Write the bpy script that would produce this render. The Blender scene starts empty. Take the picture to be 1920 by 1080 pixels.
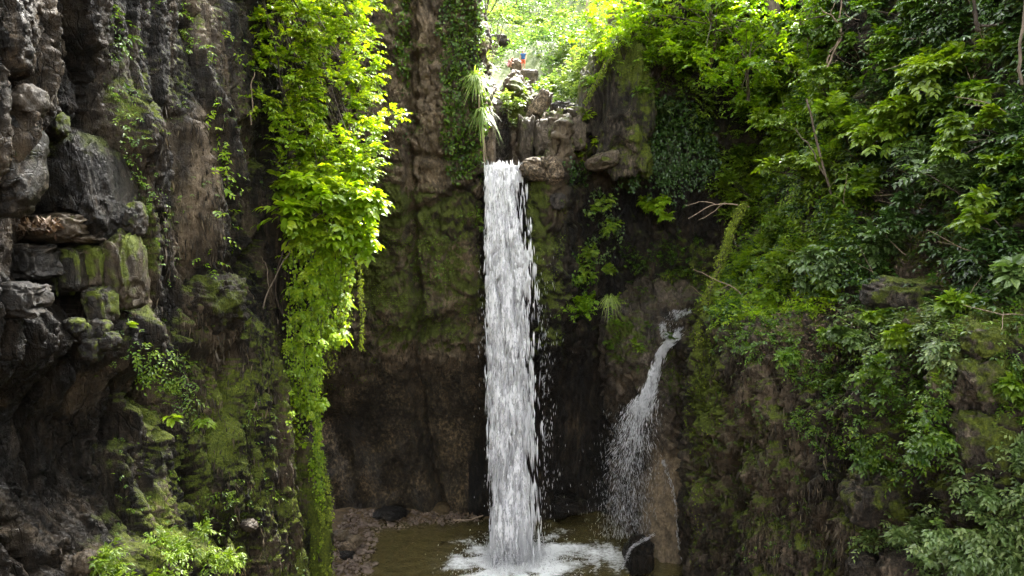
import bpy, math, random
import numpy as np
from mathutils import Vector

# ------------------------------------------------------------------ camera, sky, sun, exposure
scene = bpy.context.scene
C = scene.collection
CAMZ = 18.0
PITCH = math.radians(6.24)
FPX = 1280.0
cam_data = bpy.data.cameras.new('camera')
cam = bpy.data.objects.new('camera', cam_data)
C.objects.link(cam)
cam.location = (0, 0, CAMZ)
cam.rotation_euler = (math.radians(90) - PITCH, 0, 0)
cam_data.sensor_width = 36
cam_data.lens = 36 * FPX / 1920
cam_data.clip_start = 0.1
cam_data.clip_end = 600
scene.camera = cam

SUN_TO = np.array([0.30, 0.57, 0.76]); SUN_TO /= np.linalg.norm(SUN_TO)
world = bpy.data.worlds.new('World')
scene.world = world
world.use_nodes = True
wn = world.node_tree
sky = wn.nodes.new('ShaderNodeTexSky')
sky.sky_type = 'NISHITA'
sky.sun_disc = False
sky.sun_elevation = math.asin(SUN_TO[2])
sky.sun_rotation = math.atan2(SUN_TO[0], SUN_TO[1])
sky.dust_density = 3.0
cloud = wn.nodes.new('ShaderNodeHueSaturation')      # thin white cloud over the whole sky
cloud.inputs['Saturation'].default_value = 0.12
wn.links.new(sky.outputs[0], cloud.inputs['Color'])
wn.links.new(cloud.outputs[0], wn.nodes['Background'].inputs[0])
wn.nodes['Background'].inputs[1].default_value = 0.15
sun_data = bpy.data.lights.new('sun', 'SUN')
sun_data.energy = 3.1
sun_data.angle = math.radians(4)
sun_data.color = (1.0, 0.95, 0.86)
sun = bpy.data.objects.new('sun', sun_data)
C.objects.link(sun)
sun.rotation_euler = Vector(SUN_TO).to_track_quat('Z', 'Y').to_euler()
scene.view_settings.view_transform = 'Standard'
scene.view_settings.look = 'None'
scene.view_settings.exposure = 4.0
scene.view_settings.gamma = 1
scene.render.engine = 'CYCLES'
cy = scene.cycles
cy.max_bounces = 7
cy.diffuse_bounces = 4
cy.glossy_bounces = 2
cy.transmission_bounces = 5
cy.transparent_max_bounces = 8
cy.caustics_reflective = False
cy.caustics_refractive = False
cy.sample_clamp_indirect = 6
cy.use_denoising = True
cy.use_adaptive_sampling = True
cy.adaptive_threshold = 0.015

# ------------------------------------------------------------------ small maths
rng = np.random.default_rng(7)
CP, SP = math.cos(PITCH), math.sin(PITCH)

def at(px, py, Y):
    """the point of the place seen at pixel (px, py) of the 1920 x 1080 photograph, Y metres ahead"""
    a = (np.asarray(px, float) - 960) / FPX
    b = (540 - np.asarray(py, float)) / FPX
    dy = CP + b * SP
    dz = -SP + b * CP
    t = Y / dy
    return np.stack(np.broadcast_arrays(a * t, Y + 0 * t, CAMZ + dz * t), -1)

def proj(P):
    d = P[..., 1] * CP - (P[..., 2] - CAMZ) * SP
    d = np.where(d < 0.3, 0.3, d)
    up = P[..., 1] * SP + (P[..., 2] - CAMZ) * CP
    return 960 + FPX * P[..., 0] / d, 540 - FPX * up / d

def nrm(v):
    return v / np.maximum(np.linalg.norm(v, axis=-1, keepdims=True), 1e-9)

def sst(x, a, b):
    t = np.clip((x - a) / (b - a), 0, 1)
    return t * t * (3 - 2 * t)

_perm = np.random.default_rng(3).permutation(256).astype(np.int32)
_perm = np.concatenate([_perm, _perm])
_grad = nrm(np.random.default_rng(4).normal(size=(256, 3))).astype(np.float32)
_rnd = np.random.default_rng(5).random((256, 4)).astype(np.float32)

def _h(x, y, z):
    return _perm[(_perm[(_perm[x & 255] + y) & 255] + z) & 255]

def pn(p):
    """gradient noise, about -0.7..0.7"""
    p = np.asarray(p, np.float32)
    i = np.floor(p).astype(np.int32)
    f = p - i
    u = f * f * f * (f * (f * 6 - 15) + 10)
    out = 0
    for dx in (0, 1):
        wx = u[:, 0] if dx else 1 - u[:, 0]
        for dy in (0, 1):
            wy = u[:, 1] if dy else 1 - u[:, 1]
            for dz in (0, 1):
                wz = u[:, 2] if dz else 1 - u[:, 2]
                g = _grad[_h(i[:, 0] + dx, i[:, 1] + dy, i[:, 2] + dz)]
                d = g[:, 0] * (f[:, 0] - dx) + g[:, 1] * (f[:, 1] - dy) + g[:, 2] * (f[:, 2] - dz)
                out = out + wx * wy * wz * d
    return out * 1.4

def fbm(p, o=4, g=0.5):
    s, a, out = 1.0, 1.0, 0
    for k in range(o):
        out = out + a * pn(p * s + 17.3 * k)
        s *= 2.03
        a *= g
    return out

def ridged(p, o=4, g=0.5):
    s, a, out = 1.0, 1.0, 0
    for k in range(o):
        out = out + a * (1 - 2.2 * np.abs(pn(p * s + 31.7 * k)))
        s *= 2.07
        a *= g
    return out

def voro(p):
    """F1, F2, four random numbers of the nearest cell, offset to its centre"""
    p = np.asarray(p, np.float32)
    i = np.floor(p).astype(np.int32)
    f1 = np.full(len(p), 9.0, np.float32)
    f2 = f1.copy()
    h1 = np.zeros(len(p), np.int32)
    off = np.zeros_like(p)
    for dx in (-1, 0, 1):
        for dy in (-1, 0, 1):
            for dz in (-1, 0, 1):
                h = _h(i[:, 0] + dx, i[:, 1] + dy, i[:, 2] + dz)
                c = i + np.array([dx, dy, dz]) + 0.15 + 0.7 * _rnd[h][:, :3]
                v = p - c
                d = np.sqrt((v * v).sum(1))
                n = d < f1
                f2 = np.where(n, f1, np.minimum(f2, d))
                f1 = np.where(n, d, f1)
                h1 = np.where(n, h, h1)
                off = np.where(n[:, None], v, off)
    return f1, f2, _rnd[(h1 * 7 + 13) & 255], off

def inpoly(px, py, poly):
    n, ins = len(poly), np.zeros(px.shape, bool)
    for k in range(n):
        x1, y1 = poly[k]
        x2, y2 = poly[(k + 1) % n]
        if y1 == y2:
            continue
        c = ((y1 > py) != (y2 > py)) & (px < (x2 - x1) * (py - y1) / (y2 - y1) + x1)
        ins ^= c
    return ins

def blob(px, py, cx, cy_, rx, ry, soft=0.5):
    r = np.sqrt(((px - cx) / rx) ** 2 + ((py - cy_) / ry) ** 2)
    return 1 - sst(r, 1 - soft, 1 + soft * 0.4)

def crack(px, py, pts, w):
    """1 on a broken line through pts, 0 farther than w away"""
    d = np.full(px.shape, 1e9)
    for (x1, y1), (x2, y2) in zip(pts[:-1], pts[1:]):
        vx, vy = x2 - x1, y2 - y1
        t = np.clip(((px - x1) * vx + (py - y1) * vy) / (vx * vx + vy * vy), 0, 1)
        d = np.minimum(d, np.hypot(px - x1 - t * vx, py - y1 - t * vy))
    return 1 - sst(d, w * 0.25, w)

# ------------------------------------------------------------------ objects
def tag(o, label=None, cat=None, group=None, kind=None):
    if label: o['label'] = label
    if cat: o['category'] = cat
    if group: o['group'] = group
    if kind: o['kind'] = kind
    return o

def link(name, me, parent=None, loc=None):
    o = bpy.data.objects.new(name, me)
    C.objects.link(o)
    if parent is not None:
        o.parent = parent
    if loc is not None:
        o.location = loc
    return o

def make_mesh(name, V, F, mat, attrs=None, smooth=True):
    V = np.asarray(V, np.float32); F = np.asarray(F, np.int32)
    me = bpy.data.meshes.new(name)
    n, m, k = len(V), len(F), F.shape[1]
    me.vertices.add(n); me.loops.add(m * k); me.polygons.add(m)
    me.vertices.foreach_set('co', V.ravel())
    me.loops.foreach_set('vertex_index', F.ravel())
    me.polygons.foreach_set('loop_start', np.arange(0, m * k, k, dtype=np.int32))
    me.polygons.foreach_set('loop_total', np.full(m, k, np.int32))
    me.polygons.foreach_set('use_smooth', np.full(m, bool(smooth)))
    for a, v in (attrs or {}).items():
        at_ = me.attributes.new(a, 'FLOAT', 'POINT')
        at_.data.foreach_set('value', np.ascontiguousarray(v, np.float32))
    me.update(calc_edges=True)
    if mat is not None:
        me.materials.append(mat)
    return me

def mesh_obj(name, V, F, mat, parent=None, attrs=None, smooth=True, base=None):
    """a mesh object whose origin is at base"""
    V = np.asarray(V, float)
    loc = None
    if base is not None:
        V = V - np.asarray(base)
        loc = tuple(float(x) for x in base)
    return link(name, make_mesh(name, V, F, mat, attrs, smooth), parent, loc)

def empty(name, loc, label=None, cat=None, group=None):
    o = link(name, None, None, tuple(float(x) for x in loc))
    return tag(o, label, cat, group)

def tubes(lines, sides=6):
    """lines: list of (points, radii) -> V, F of tapered tubes joined into one mesh"""
    VV, FF, base = [], [], 0
    for pts, rad in lines:
        pts = np.asarray(pts, float); n = len(pts)
        rad = np.interp(np.linspace(0, 1, n), np.linspace(0, 1, len(rad)), rad)
        T = nrm(np.gradient(pts, axis=0))
        ref = np.array([0.31, 0.22, 0.92]) if abs(T[0, 2]) < 0.8 else np.array([0.95, 0.2, 0.1])
        s = nrm(np.cross(T, ref)); u = np.cross(T, s)
        an = np.linspace(0, 2 * np.pi, sides, endpoint=False)
        ring = pts[:, None] + rad[:, None, None] * (np.cos(an)[None, :, None] * s[:, None] + np.sin(an)[None, :, None] * u[:, None])
        VV.append(ring.reshape(-1, 3))
        i = np.arange(n - 1)[:, None] * sides + np.arange(sides)[None]
        j = np.arange(n - 1)[:, None] * sides + (np.arange(sides)[None] + 1) % sides
        FF.append((np.stack([i, j, j + sides, i + sides], -1).reshape(-1, 4)) + base)
        base += n * sides
    return np.concatenate(VV), np.concatenate(FF)

def curve_pts(pts, n=12, wob=0.0, seed=0):
    """smooth line through pts with a little wobble"""
    pts = np.asarray(pts, float)
    t = np.linspace(0, len(pts) - 1, n)
    out = catmull(pts, t)
    if wob:
        r = np.random.default_rng(seed)
        w = np.cumsum(r.normal(size=(n, 3)), 0)
        w -= np.linspace(0, 1, n)[:, None] * w[-1]
        out = out + w * wob
    return out

def catmull(A, t):
    """A: (n, ...) samples; t: positions in 0..n-1"""
    n = len(A)
    i = np.clip(np.floor(t).astype(int), 0, n - 2)
    f = (t - i).reshape((-1,) + (1,) * (A.ndim - 1))
    p0 = A[np.maximum(i - 1, 0)]; p1 = A[i]; p2 = A[i + 1]; p3 = A[np.minimum(i + 2, n - 1)]
    m1 = (p2 - p0) * 0.42; m2 = (p3 - p1) * 0.42
    f2, f3 = f * f, f * f * f
    return (2 * f3 - 3 * f2 + 1) * p1 + (f3 - 2 * f2 + f) * m1 + (3 * f2 - 2 * f3) * p2 + (f3 - f2) * m2

# ------------------------------------------------------------------ materials
def new_mat(name):
    m = bpy.data.materials.new(name)
    m.use_nodes = True
    nt = m.node_tree
    b = nt.nodes['Principled BSDF']
    return m, nt, b

class NT:
    def __init__(s, nt): s.nt = nt
    def n(s, t, **k):
        x = s.nt.nodes.new(t)
        for a, v in k.items(): setattr(x, a, v)
        return x
    def l(s, a, b): s.nt.links.new(a, b)
    def attr(s, name): return s.n('ShaderNodeAttribute', attribute_name=name).outputs['Fac']
    def pos(s, sc=(1, 1, 1)):
        g = s.n('ShaderNodeNewGeometry'); m = s.n('ShaderNodeMapping')
        m.inputs['Scale'].default_value = sc
        s.l(g.outputs['Position'], m.inputs['Vector'])
        return m.outputs[0]
    def noise(s, vec, scale, detail=5, rough=0.55):
        x = s.n('ShaderNodeTexNoise')
        s.l(vec, x.inputs['Vector'])
        x.inputs['Scale'].default_value = scale; x.inputs['Detail'].default_value = detail; x.inputs['Roughness'].default_value = rough
        return x.outputs['Fac']
    def ramp(s, fac, stops):
        r = s.n('ShaderNodeValToRGB')
        e = r.color_ramp.elements
        while len(e) < len(stops): e.new(0.5)
        for el, (p, c) in zip(e, stops):
            el.position = p
            el.color = (c, c, c, 1) if not hasattr(c, '__len__') else (*c, 1)
        s.l(fac, r.inputs[0])
        return r.outputs[0]
    def mix(s, fac, a, b, mode='MIX'):
        m = s.n('ShaderNodeMix', data_type='RGBA', blend_type=mode)
        for sock, v in ((m.inputs[0], fac), (m.inputs[6], a), (m.inputs[7], b)):
            if hasattr(v, 'node'): s.l(v, sock)
            elif hasattr(v, '__len__'): sock.default_value = (*v, 1)
            else: sock.default_value = v
        return m.outputs[2]
    def math(s, op, a, b=0.0, clamp=False):
        m = s.n('ShaderNodeMath', operation=op, use_clamp=clamp)
        for sock, v in ((m.inputs[0], a), (m.inputs[1], b)):
            if hasattr(v, 'node'): s.l(v, sock)
            else: sock.default_value = v
        return m.outputs[0]
    def bump(s, h, strength, dist, normal=None):
        b = s.n('ShaderNodeBump')
        b.inputs['Strength'].default_value = strength; b.inputs['Distance'].default_value = dist
        s.l(h, b.inputs['Height'])
        if normal is not None: s.l(normal, b.inputs['Normal'])
        return b.outputs[0]

def rock_material(name, dark, mid, light, streak=0.25, rough=0.62, moss_a=(0.036, 0.05, 0.008), moss_b=(0.125, 0.15, 0.012), scale=1.0, bump=1.0):
    m, nt, b = new_mat(name)
    k = NT(nt)
    p = k.pos(); pv = k.pos((1, 1, streak))
    n1 = k.noise(pv, 0.55 * scale, 6, 0.62)
    n2 = k.noise(pv, 7 * scale, 9, 0.72)
    n3 = k.noise(pv, 9 * scale, 6, 0.7)
    col = k.ramp(n1, [(0.34, dark), (0.52, mid), (0.72, light)])
    col = k.mix(0.9, col, k.ramp(n2, [(0.36, 0.15), (0.5, 0.8), (0.64, 3.0)]), 'MULTIPLY')
    # fine fracture lines
    vo = k.n('ShaderNodeTexVoronoi', feature='DISTANCE_TO_EDGE')
    wv = k.n('ShaderNodeMix', data_type='VECTOR'); wv.inputs[0].default_value = 0.12
    nc = k.n('ShaderNodeTexNoise'); nc.inputs['Scale'].default_value = 2.2; nc.inputs['Detail'].default_value = 6; k.l(p, nc.inputs['Vector'])
    k.l(pv, wv.inputs[4]); k.l(nc.outputs['Color'], wv.inputs[5])
    k.l(wv.outputs[1], vo.inputs['Vector']); vo.inputs['Scale'].default_value = 4.2 * scale
    cr = k.ramp(vo.outputs['Distance'], [(0.0, 0.25), (0.045, 1.0)])
    crk = k.math('MAXIMUM', cr, k.ramp(k.noise(p, 1.3, 4, .6), [(.42, 0.0), (.55, 1.0)]))
    col = k.mix(1.0, col, crk, 'MULTIPLY')
    # tan, freshly broken or lichened stone
    tan = k.math('MULTIPLY', k.attr('tan'), k.ramp(k.noise(pv, 2.2 * scale, 7, 0.7), [(0.34, 0.25), (0.6, 1.0)]))
    col = k.mix(tan, col, k.ramp(n3, [(0.3, (0.13, 0.085, 0.05)), (0.62, (0.36, 0.27, 0.17))]))
    # moss
    mf = k.math('ADD', k.attr('moss'), k.math('MULTIPLY', k.math('SUBTRACT', k.noise(p, 3.1, 8, 0.72), 0.5), 1.7))
    mf = k.ramp(mf, [(0.36, 0.0), (0.62, 1.0)])
    mcol = k.ramp(k.noise(p, 11, 5, 0.7), [(0.32, moss_a), (0.66, moss_b)])
    col = k.mix(mf, col, mcol)
    wet = k.attr('wet')  # damp stone; on the left cliff it also carries painted shade
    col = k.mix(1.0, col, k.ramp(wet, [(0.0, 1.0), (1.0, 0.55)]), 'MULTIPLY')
    k.l(col, b.inputs['Base Color'])
    r = k.math('SUBTRACT', k.ramp(n2, [(0.3, rough - 0.12), (0.7, rough + 0.2)]), k.math('MULTIPLY', wet, 0.30))
    r = k.math('ADD', r, k.math('MULTIPLY', mf, 0.3), True)
    k.l(r, b.inputs['Roughness'])
    b.inputs['Specular IOR Level'].default_value = 0.28
    h = k.math('ADD', k.math('MULTIPLY', k.noise(pv, 3.0 * scale, 9, 0.68), 1.0), k.math('ADD', k.math('MULTIPLY', k.noise(p, 13 * scale, 5, 0.7), 0.4), k.math('MULTIPLY', crk, 0.25)))
    bn = k.bump(h, 1.0 * bump, 0.30 / scale)
    k.l(bn, b.inputs['Normal'])
    return m

def leaf_material(name, stops, trans=0.45, rough=0.42, tmul=(1.3, 1.45, 0.5)):
    m, nt, b = new_mat(name)
    k = NT(nt)
    t = k.attr('tint')
    col = k.ramp(t, stops)
    n = k.noise(k.pos(), 0.9, 2, 0.5)
    col = k.mix(1.0, col, k.ramp(n, [(0.3, 0.72), (0.7, 1.22)]), 'MULTIPLY')
    k.l(col, b.inputs['Base Color'])
    b.inputs['Roughness'].default_value = rough
    b.inputs['Specular IOR Level'].default_value = 0.5
    tr = k.n('ShaderNodeBsdfTranslucent')
    k.l(k.mix(1.0, col, tmul, 'MULTIPLY'), tr.inputs['Color'])
    mx = k.n('ShaderNodeMixShader')
    mx.inputs[0].default_value = trans
    k.l(b.outputs[0], mx.inputs[1]); k.l(tr.outputs[0], mx.inputs[2])
    k.l(mx.outputs[0], nt.nodes['Material Output'].inputs['Surface'])
    return m

def plain_material(name, c1, c2, rough=0.7, scale=6, bump=0.4, dist=0.02, streak=1.0, spec=0.4):
    m, nt, b = new_mat(name)
    k = NT(nt)
    p = k.pos((1, 1, streak))
    n = k.noise(p, scale, 7, 0.65)
    k.l(k.ramp(n, [(0.3, c1), (0.7, c2)]), b.inputs['Base Color'])
    b.inputs['Roughness'].default_value = rough
    b.inputs['Specular IOR Level'].default_value = spec
    k.l(k.bump(n, bump, dist), b.inputs['Normal'])
    return m

M = {}
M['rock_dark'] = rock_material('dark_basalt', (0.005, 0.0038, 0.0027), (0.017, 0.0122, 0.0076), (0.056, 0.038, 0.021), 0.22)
M['rock_back'] = rock_material('brown_volcanic_rock', (0.018, 0.0135, 0.009), (0.06, 0.044, 0.026), (0.17, 0.12, 0.068), 0.7, 0.7, moss_a=(0.035, 0.042, 0.008), moss_b=(0.10, 0.115, 0.012))
M['rock_right'] = rock_material('rough_mossy_basalt', (0.013, 0.010, 0.0075), (0.045, 0.034, 0.024), (0.12, 0.09, 0.062), 0.35, 0.6)
M['rock_fall'] = rock_material('wet_grey_rock', (0.02, 0.017, 0.014), (0.07, 0.056, 0.045), (0.17, 0.14, 0.115), 0.6, 0.5)
M['boulder'] = rock_material('weathered_boulder', (0.007, 0.0058, 0.0045), (0.018, 0.014, 0.0095), (0.045, 0.033, 0.021), 0.9, 0.6, bump=0.5)
M['pale_rock'] = rock_material('pale_stone', (0.05, 0.034, 0.022), (0.15, 0.11, 0.072), (0.30, 0.23, 0.16), 0.9, 0.6)
M['bark'] = plain_material('grey_bark', (0.05, 0.037, 0.026), (0.21, 0.165, 0.12), 0.85, 9, 0.6, 0.02, 0.3)
M['bark_dark'] = plain_material('dark_bark', (0.018, 0.013, 0.009), (0.07, 0.05, 0.035), 0.85, 9, 0.6, 0.02, 0.3)
M['stem'] = plain_material('green_stem', (0.04, 0.06, 0.012), (0.12, 0.12, 0.03), 0.7, 12, 0.3)
M['deadwood'] = plain_material('pale_dead_wood', (0.12, 0.085, 0.055), (0.34, 0.25, 0.18), 0.8, 14, 0.4, 0.01, 0.4)
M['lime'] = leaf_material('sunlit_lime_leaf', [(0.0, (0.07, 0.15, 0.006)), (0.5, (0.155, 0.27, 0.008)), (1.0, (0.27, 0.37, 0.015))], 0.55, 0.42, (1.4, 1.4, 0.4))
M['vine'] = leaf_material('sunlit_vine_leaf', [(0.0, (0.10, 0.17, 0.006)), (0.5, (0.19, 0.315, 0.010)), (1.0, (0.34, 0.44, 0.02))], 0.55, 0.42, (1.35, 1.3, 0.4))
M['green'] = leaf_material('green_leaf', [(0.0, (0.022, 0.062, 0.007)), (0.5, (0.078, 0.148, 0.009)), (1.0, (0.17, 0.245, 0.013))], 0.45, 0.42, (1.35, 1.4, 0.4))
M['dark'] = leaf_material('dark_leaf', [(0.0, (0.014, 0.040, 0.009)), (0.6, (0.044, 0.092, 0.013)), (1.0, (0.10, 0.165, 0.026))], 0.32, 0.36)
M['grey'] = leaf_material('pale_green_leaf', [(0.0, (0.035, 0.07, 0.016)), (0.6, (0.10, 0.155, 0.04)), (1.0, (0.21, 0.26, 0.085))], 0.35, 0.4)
M['hill'] = leaf_material('bright_hill_leaf', [(0.0, (0.02, 0.05, 0.014)), (0.5, (0.07, 0.125, 0.03)), (1.0, (0.15, 0.21, 0.05))], 0.4, 0.5, (1.2, 1.2, .6))
M['litter'] = leaf_material('brown_leaf_litter', [(0.0, (0.03, 0.018, 0.010)), (0.6, (0.10, 0.06, 0.035)), (1.0, (0.24, 0.17, 0.11))], 0.1, 0.6, (1.1, 0.9, 0.6))
M['fibre'] = leaf_material('dry_root_fibre', [(0.0, (0.015, 0.011, 0.007)), (0.6, (0.06, 0.045, 0.025)), (1.0, (0.20, 0.16, 0.10))], 0.1, 0.7, (1.1, .95, .6))
M['mossleaf'] = leaf_material('bright_moss', [(0.0, (0.05, 0.075, 0.006)), (0.5, (0.13, 0.17, 0.008)), (1.0, (0.27, 0.31, 0.012))], 0.35, 0.7)
M['grassb'] = leaf_material('grass_blade', [(0.0, (0.06, 0.11, 0.015)), (0.6, (0.15, 0.24, 0.03)), (1.0, (0.30, 0.36, 0.09))], 0.4, 0.5)
# ------------------------------------------------------------------ rock faces
def dense(net, nu, nv, wu=None, wv=None):
    """smooth dense grid through a control net (rows, cols, 3); wu, wv weigh the spacing"""
    net = np.asarray(net, float)
    R, Q = net.shape[:2]
    dv = np.linalg.norm(np.diff(net, axis=0), axis=2).mean(1) * (1 if wv is None else np.asarray(wv, float))
    du = np.linalg.norm(np.diff(net, axis=1), axis=2).mean(0) * (1 if wu is None else np.asarray(wu, float))
    tv = np.interp(np.linspace(0, dv.sum(), nv), np.concatenate([[0], np.cumsum(dv)]), np.arange(R))
    tu = np.interp(np.linspace(0, du.sum(), nu), np.concatenate([[0], np.cumsum(du)]), np.arange(Q))
    A = catmull(net, tv)
    return catmull(A.transpose(1, 0, 2), tu).transpose(1, 0, 2)

def grid_normals(P, flip=False):
    n = nrm(np.cross(np.gradient(P, axis=1), np.gradient(P, axis=0)))
    return -n if flip else n

def grid_faces(nv, nu):
    i = (np.arange(nv - 1)[:, None] * nu + np.arange(nu - 1)[None]).ravel()
    return np.stack([i, i + 1, i + nu + 1, i + nu], -1)

class Wall:
    def __init__(s, name, P, flip, disp, mat, label, kind='structure', masks=None):
        nv, nu = P.shape[:2]
        N = grid_normals(P, flip)
        p0, n0 = P.reshape(-1, 3), N.reshape(-1, 3)
        px, py = proj(p0)
        d = disp(p0, n0, px, py)
        if isinstance(d, tuple):
            p1 = p0 + n0 * d[0][:, None] + d[1]
        else:
            p1 = p0 + n0 * d[:, None]
        G = p1.reshape(nv, nu, 3)
        s.N = grid_normals(G, flip).reshape(-1, 3)
        s.P = p1
        s.px, s.py = proj(p1)
        s.shape = (nv, nu)
        m = masks(s.P, s.N, s.px, s.py)
        F = grid_faces(nv, nu)
        if not flip: F = F[:, ::-1]
        s.obj = mesh_obj(name, p1, F, mat, None, m)
        tag(s.obj, label, None, None, kind)
        # share of the picture each point stands for, if it faces the camera
        gx = np.gradient(s.px.reshape(nv, nu)); gy = np.gradient(s.py.reshape(nv, nu))
        ar = np.abs(gx[1] * gy[0] - gx[0] * gy[1]).ravel()
        view = nrm(np.array([0, 0, CAMZ]) - s.P)
        s.w = np.minimum(ar, 60) * (0.15 + sst((s.N * view).sum(1), -0.25, 0.2)) * (s.P[:, 1] > 4)
    def pick(s, poly, n, seed=0, rag=18, dens=None):
        """n random points of the face inside a polygon given in photograph pixels"""
        r = np.random.default_rng(seed)
        jx = rag * fbm(s.P * 0.8 + 5.1, 3) * 1.5; jy = rag * fbm(s.P * 0.8 + 9.7, 3) * 1.5
        w = s.w * inpoly(s.px + jx, s.py + jy, poly)
        if dens is not None: w = w * dens(s.P, s.px, s.py)
        if w.sum() <= 0:
            print('EMPTY PICK', poly[:2]); return np.zeros((1, 3)) + s.P[0], s.N[:1]
        i = r.choice(len(w), n, p=w / w.sum())
        return s.P[i] + r.normal(size=(n, 3)) * 0.02, s.N[i]

def zrows(rows, ys):
    """rows: {z: [X per column]} with the Y of each column"""
    out = []
    for z, xs in rows:
        out.append([(x if not isinstance(x, tuple) else x[0], y if not isinstance(x, tuple) else x[1], z) for x, y in zip(xs, ys)])
    return out

# ---- left cliff: runs along the left of the gorge and turns away at a corner 26 m ahead
ysL = [-8, 2, 8, 12, 16, 20, 23.5, 26.2, 28, 32, 37]
rowsL = [
    (-3, [-8.5, -9.0, -9.2, -9.2, -9.3, -8.9, -8.2, -7.75, -8.6, -11, -13]),
    (2,  [-8.5, -9.0, -9.2, -9.2, -9.3, -8.9, -8.2, -7.75, -8.6, -11, -13]),
    (6,  [-8.5, -9.0, -9.3, -9.4, -9.4, -9.0, -8.3, -7.75, -8.6, -11, -13]),
    (10, [-8.4, -9.0, -9.5, -9.6, -9.5, -9.2, -8.6, -8.0, -8.8, -11, -13]),
    (14, [-8.2, -8.9, -9.4, -9.6, -9.7, -9.4, -8.9, -8.3, -9.0, -11, -13]),
    (18, [-7.8, -8.7, -9.3, -9.5, -9.7, -9.6, -9.3, -8.9, -9.4, -11.3, -13]),
    (22, [-7.6, -8.4, -8.9, -9.2, -9.5, -9.7, -9.7, -9.5, -9.9, -11.8, -13.5]),
    (26, [-6.2, -7.1, -8.0, -8.5, -9.0, -9.5, -9.9, -10.0, -10.4, -12.4, -14]),  # unseen overhang: upper rows lean inward, shaped to shade the near-left face
    (31, [-5.0, -6.2, -7.0, -7.6, -8.6, -9.4, -10.2, -10.6, -11.1, -13, -15]),
    (37, [-5.5, -6.5, -7.4, -8.2, -9.0, -10.0, -11, -12, -13, -15, -17]),
    (41, [-14, -14, -14, -14, -15, -16, -17, -18, -19, -20, -21])]
PL = dense(zrows(rowsL, ysL), 450, 520, wu=[0.12, 0.35, 1.4, 1.3, 1.1, 1.1, 1.1, 1.3, 0.8, 0.3], wv=[.08, .35, .8, 1, 1, 1, 1, .25, .07, .04])

def disp_left(p, n, px, py):
    q = p + 0.22 * np.stack([fbm(p * [.6, .6, .3], 3), fbm(p * [.6, .6, .3] + 9, 3), fbm(p * 0.5 + 19, 3)], -1)
    d = 0.40 * fbm(p * np.array([.25, .25, .08]), 3)
    low = sst(py, 520, 640)
    # tall slabs and columns split by deep vertical clefts
    f1, f2, r, off = voro(q * np.array([0.75, 0.55, 0.075]))
    d += 0.75 * (r[:, 0] - 0.5) + (r[:, 2] - .5) * 0.7 * off[:, 1]
    d -= 0.55 * (1 - sst(f2 - f1, 0.0, 0.07))
    # thinner slabs, broken across
    f1, f2, r, off = voro(q * np.array([1.7, 1.3, 0.24]) + 7)
    d += 0.30 * (r[:, 0] - 0.5) + .35 * (r[:, 1] - .5) * off[:, 1]
    d -= 0.18 * (1 - sst(f2 - f1, 0.0, 0.08))
    f1, f2, r, off = voro(q * np.array([3.6, 2.8, 0.6]) + 27)
    d += (.05 + .07 * low) * (r[:, 0] - 0.5) * 2 - 0.07 * (1 - sst(f2 - f1, 0.0, 0.10))
    # vertical flutes and shreds
    d += 0.10 * ridged(q * np.array([2.1, 1.5, 0.12]), 4, 0.62) * (0.6 + 0.6 * sst(px, 250, 420))
    d += 0.07 * fbm(p * np.array([1.6, 1.2, .8]), 5, 0.6)
    d += 0.05 * ridged(p * np.array([5, 4.0, .6]), 4, 0.65) + 0.05 * fbm(p * 4.5, 4, .65)
    f1, f2, r, off = voro(q * np.array([7.5, 6.0, 1.1]) + 57)
    d += .05 * (r[:, 0] - .5) - .045 * (1 - sst(f2 - f1, 0, .12))
    # hollows and buttresses of this cliff
    d -= 1.1 * blob(px, py, 115, 420, 150, 190, 0.5)
    d -= 1.3 * blob(px, py, 120, 860, 190, 190, 0.7)
    d -= 1.0 * blob(px, py, 320, 300, 32, 110, 0.6)
    d -= 1.0 * blob(px, py, 470, 420, 50, 200, 0.6)
    d += 0.8 * blob(px, py, 375, 350, 42, 210, 0.5)
    d += 0.7 * blob(px, py, 390, 600, 75, 70, 0.6)
    d -= 0.9 * blob(px, py, 325, 590, 20, 60, 0.6)
    d -= 0.8 * blob(px, py, 290, 745, 26, 50, 0.7)
    d += 0.5 * blob(px, py, 220, 640, 60, 60, 0.7)
    d += 0.6 * blob(px, py, 240, 330, 50, 190, 0.6)
    d -= 1.1 * blob(px, py, 560, 980, 22, 130, 0.5)
    d -= 0.7 * blob(px, py, 365, 950, 20, 100, 0.7)
    d += 0.9 * blob(px, py, 300, 1075, 150, 70, 0.6)
    return d

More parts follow.
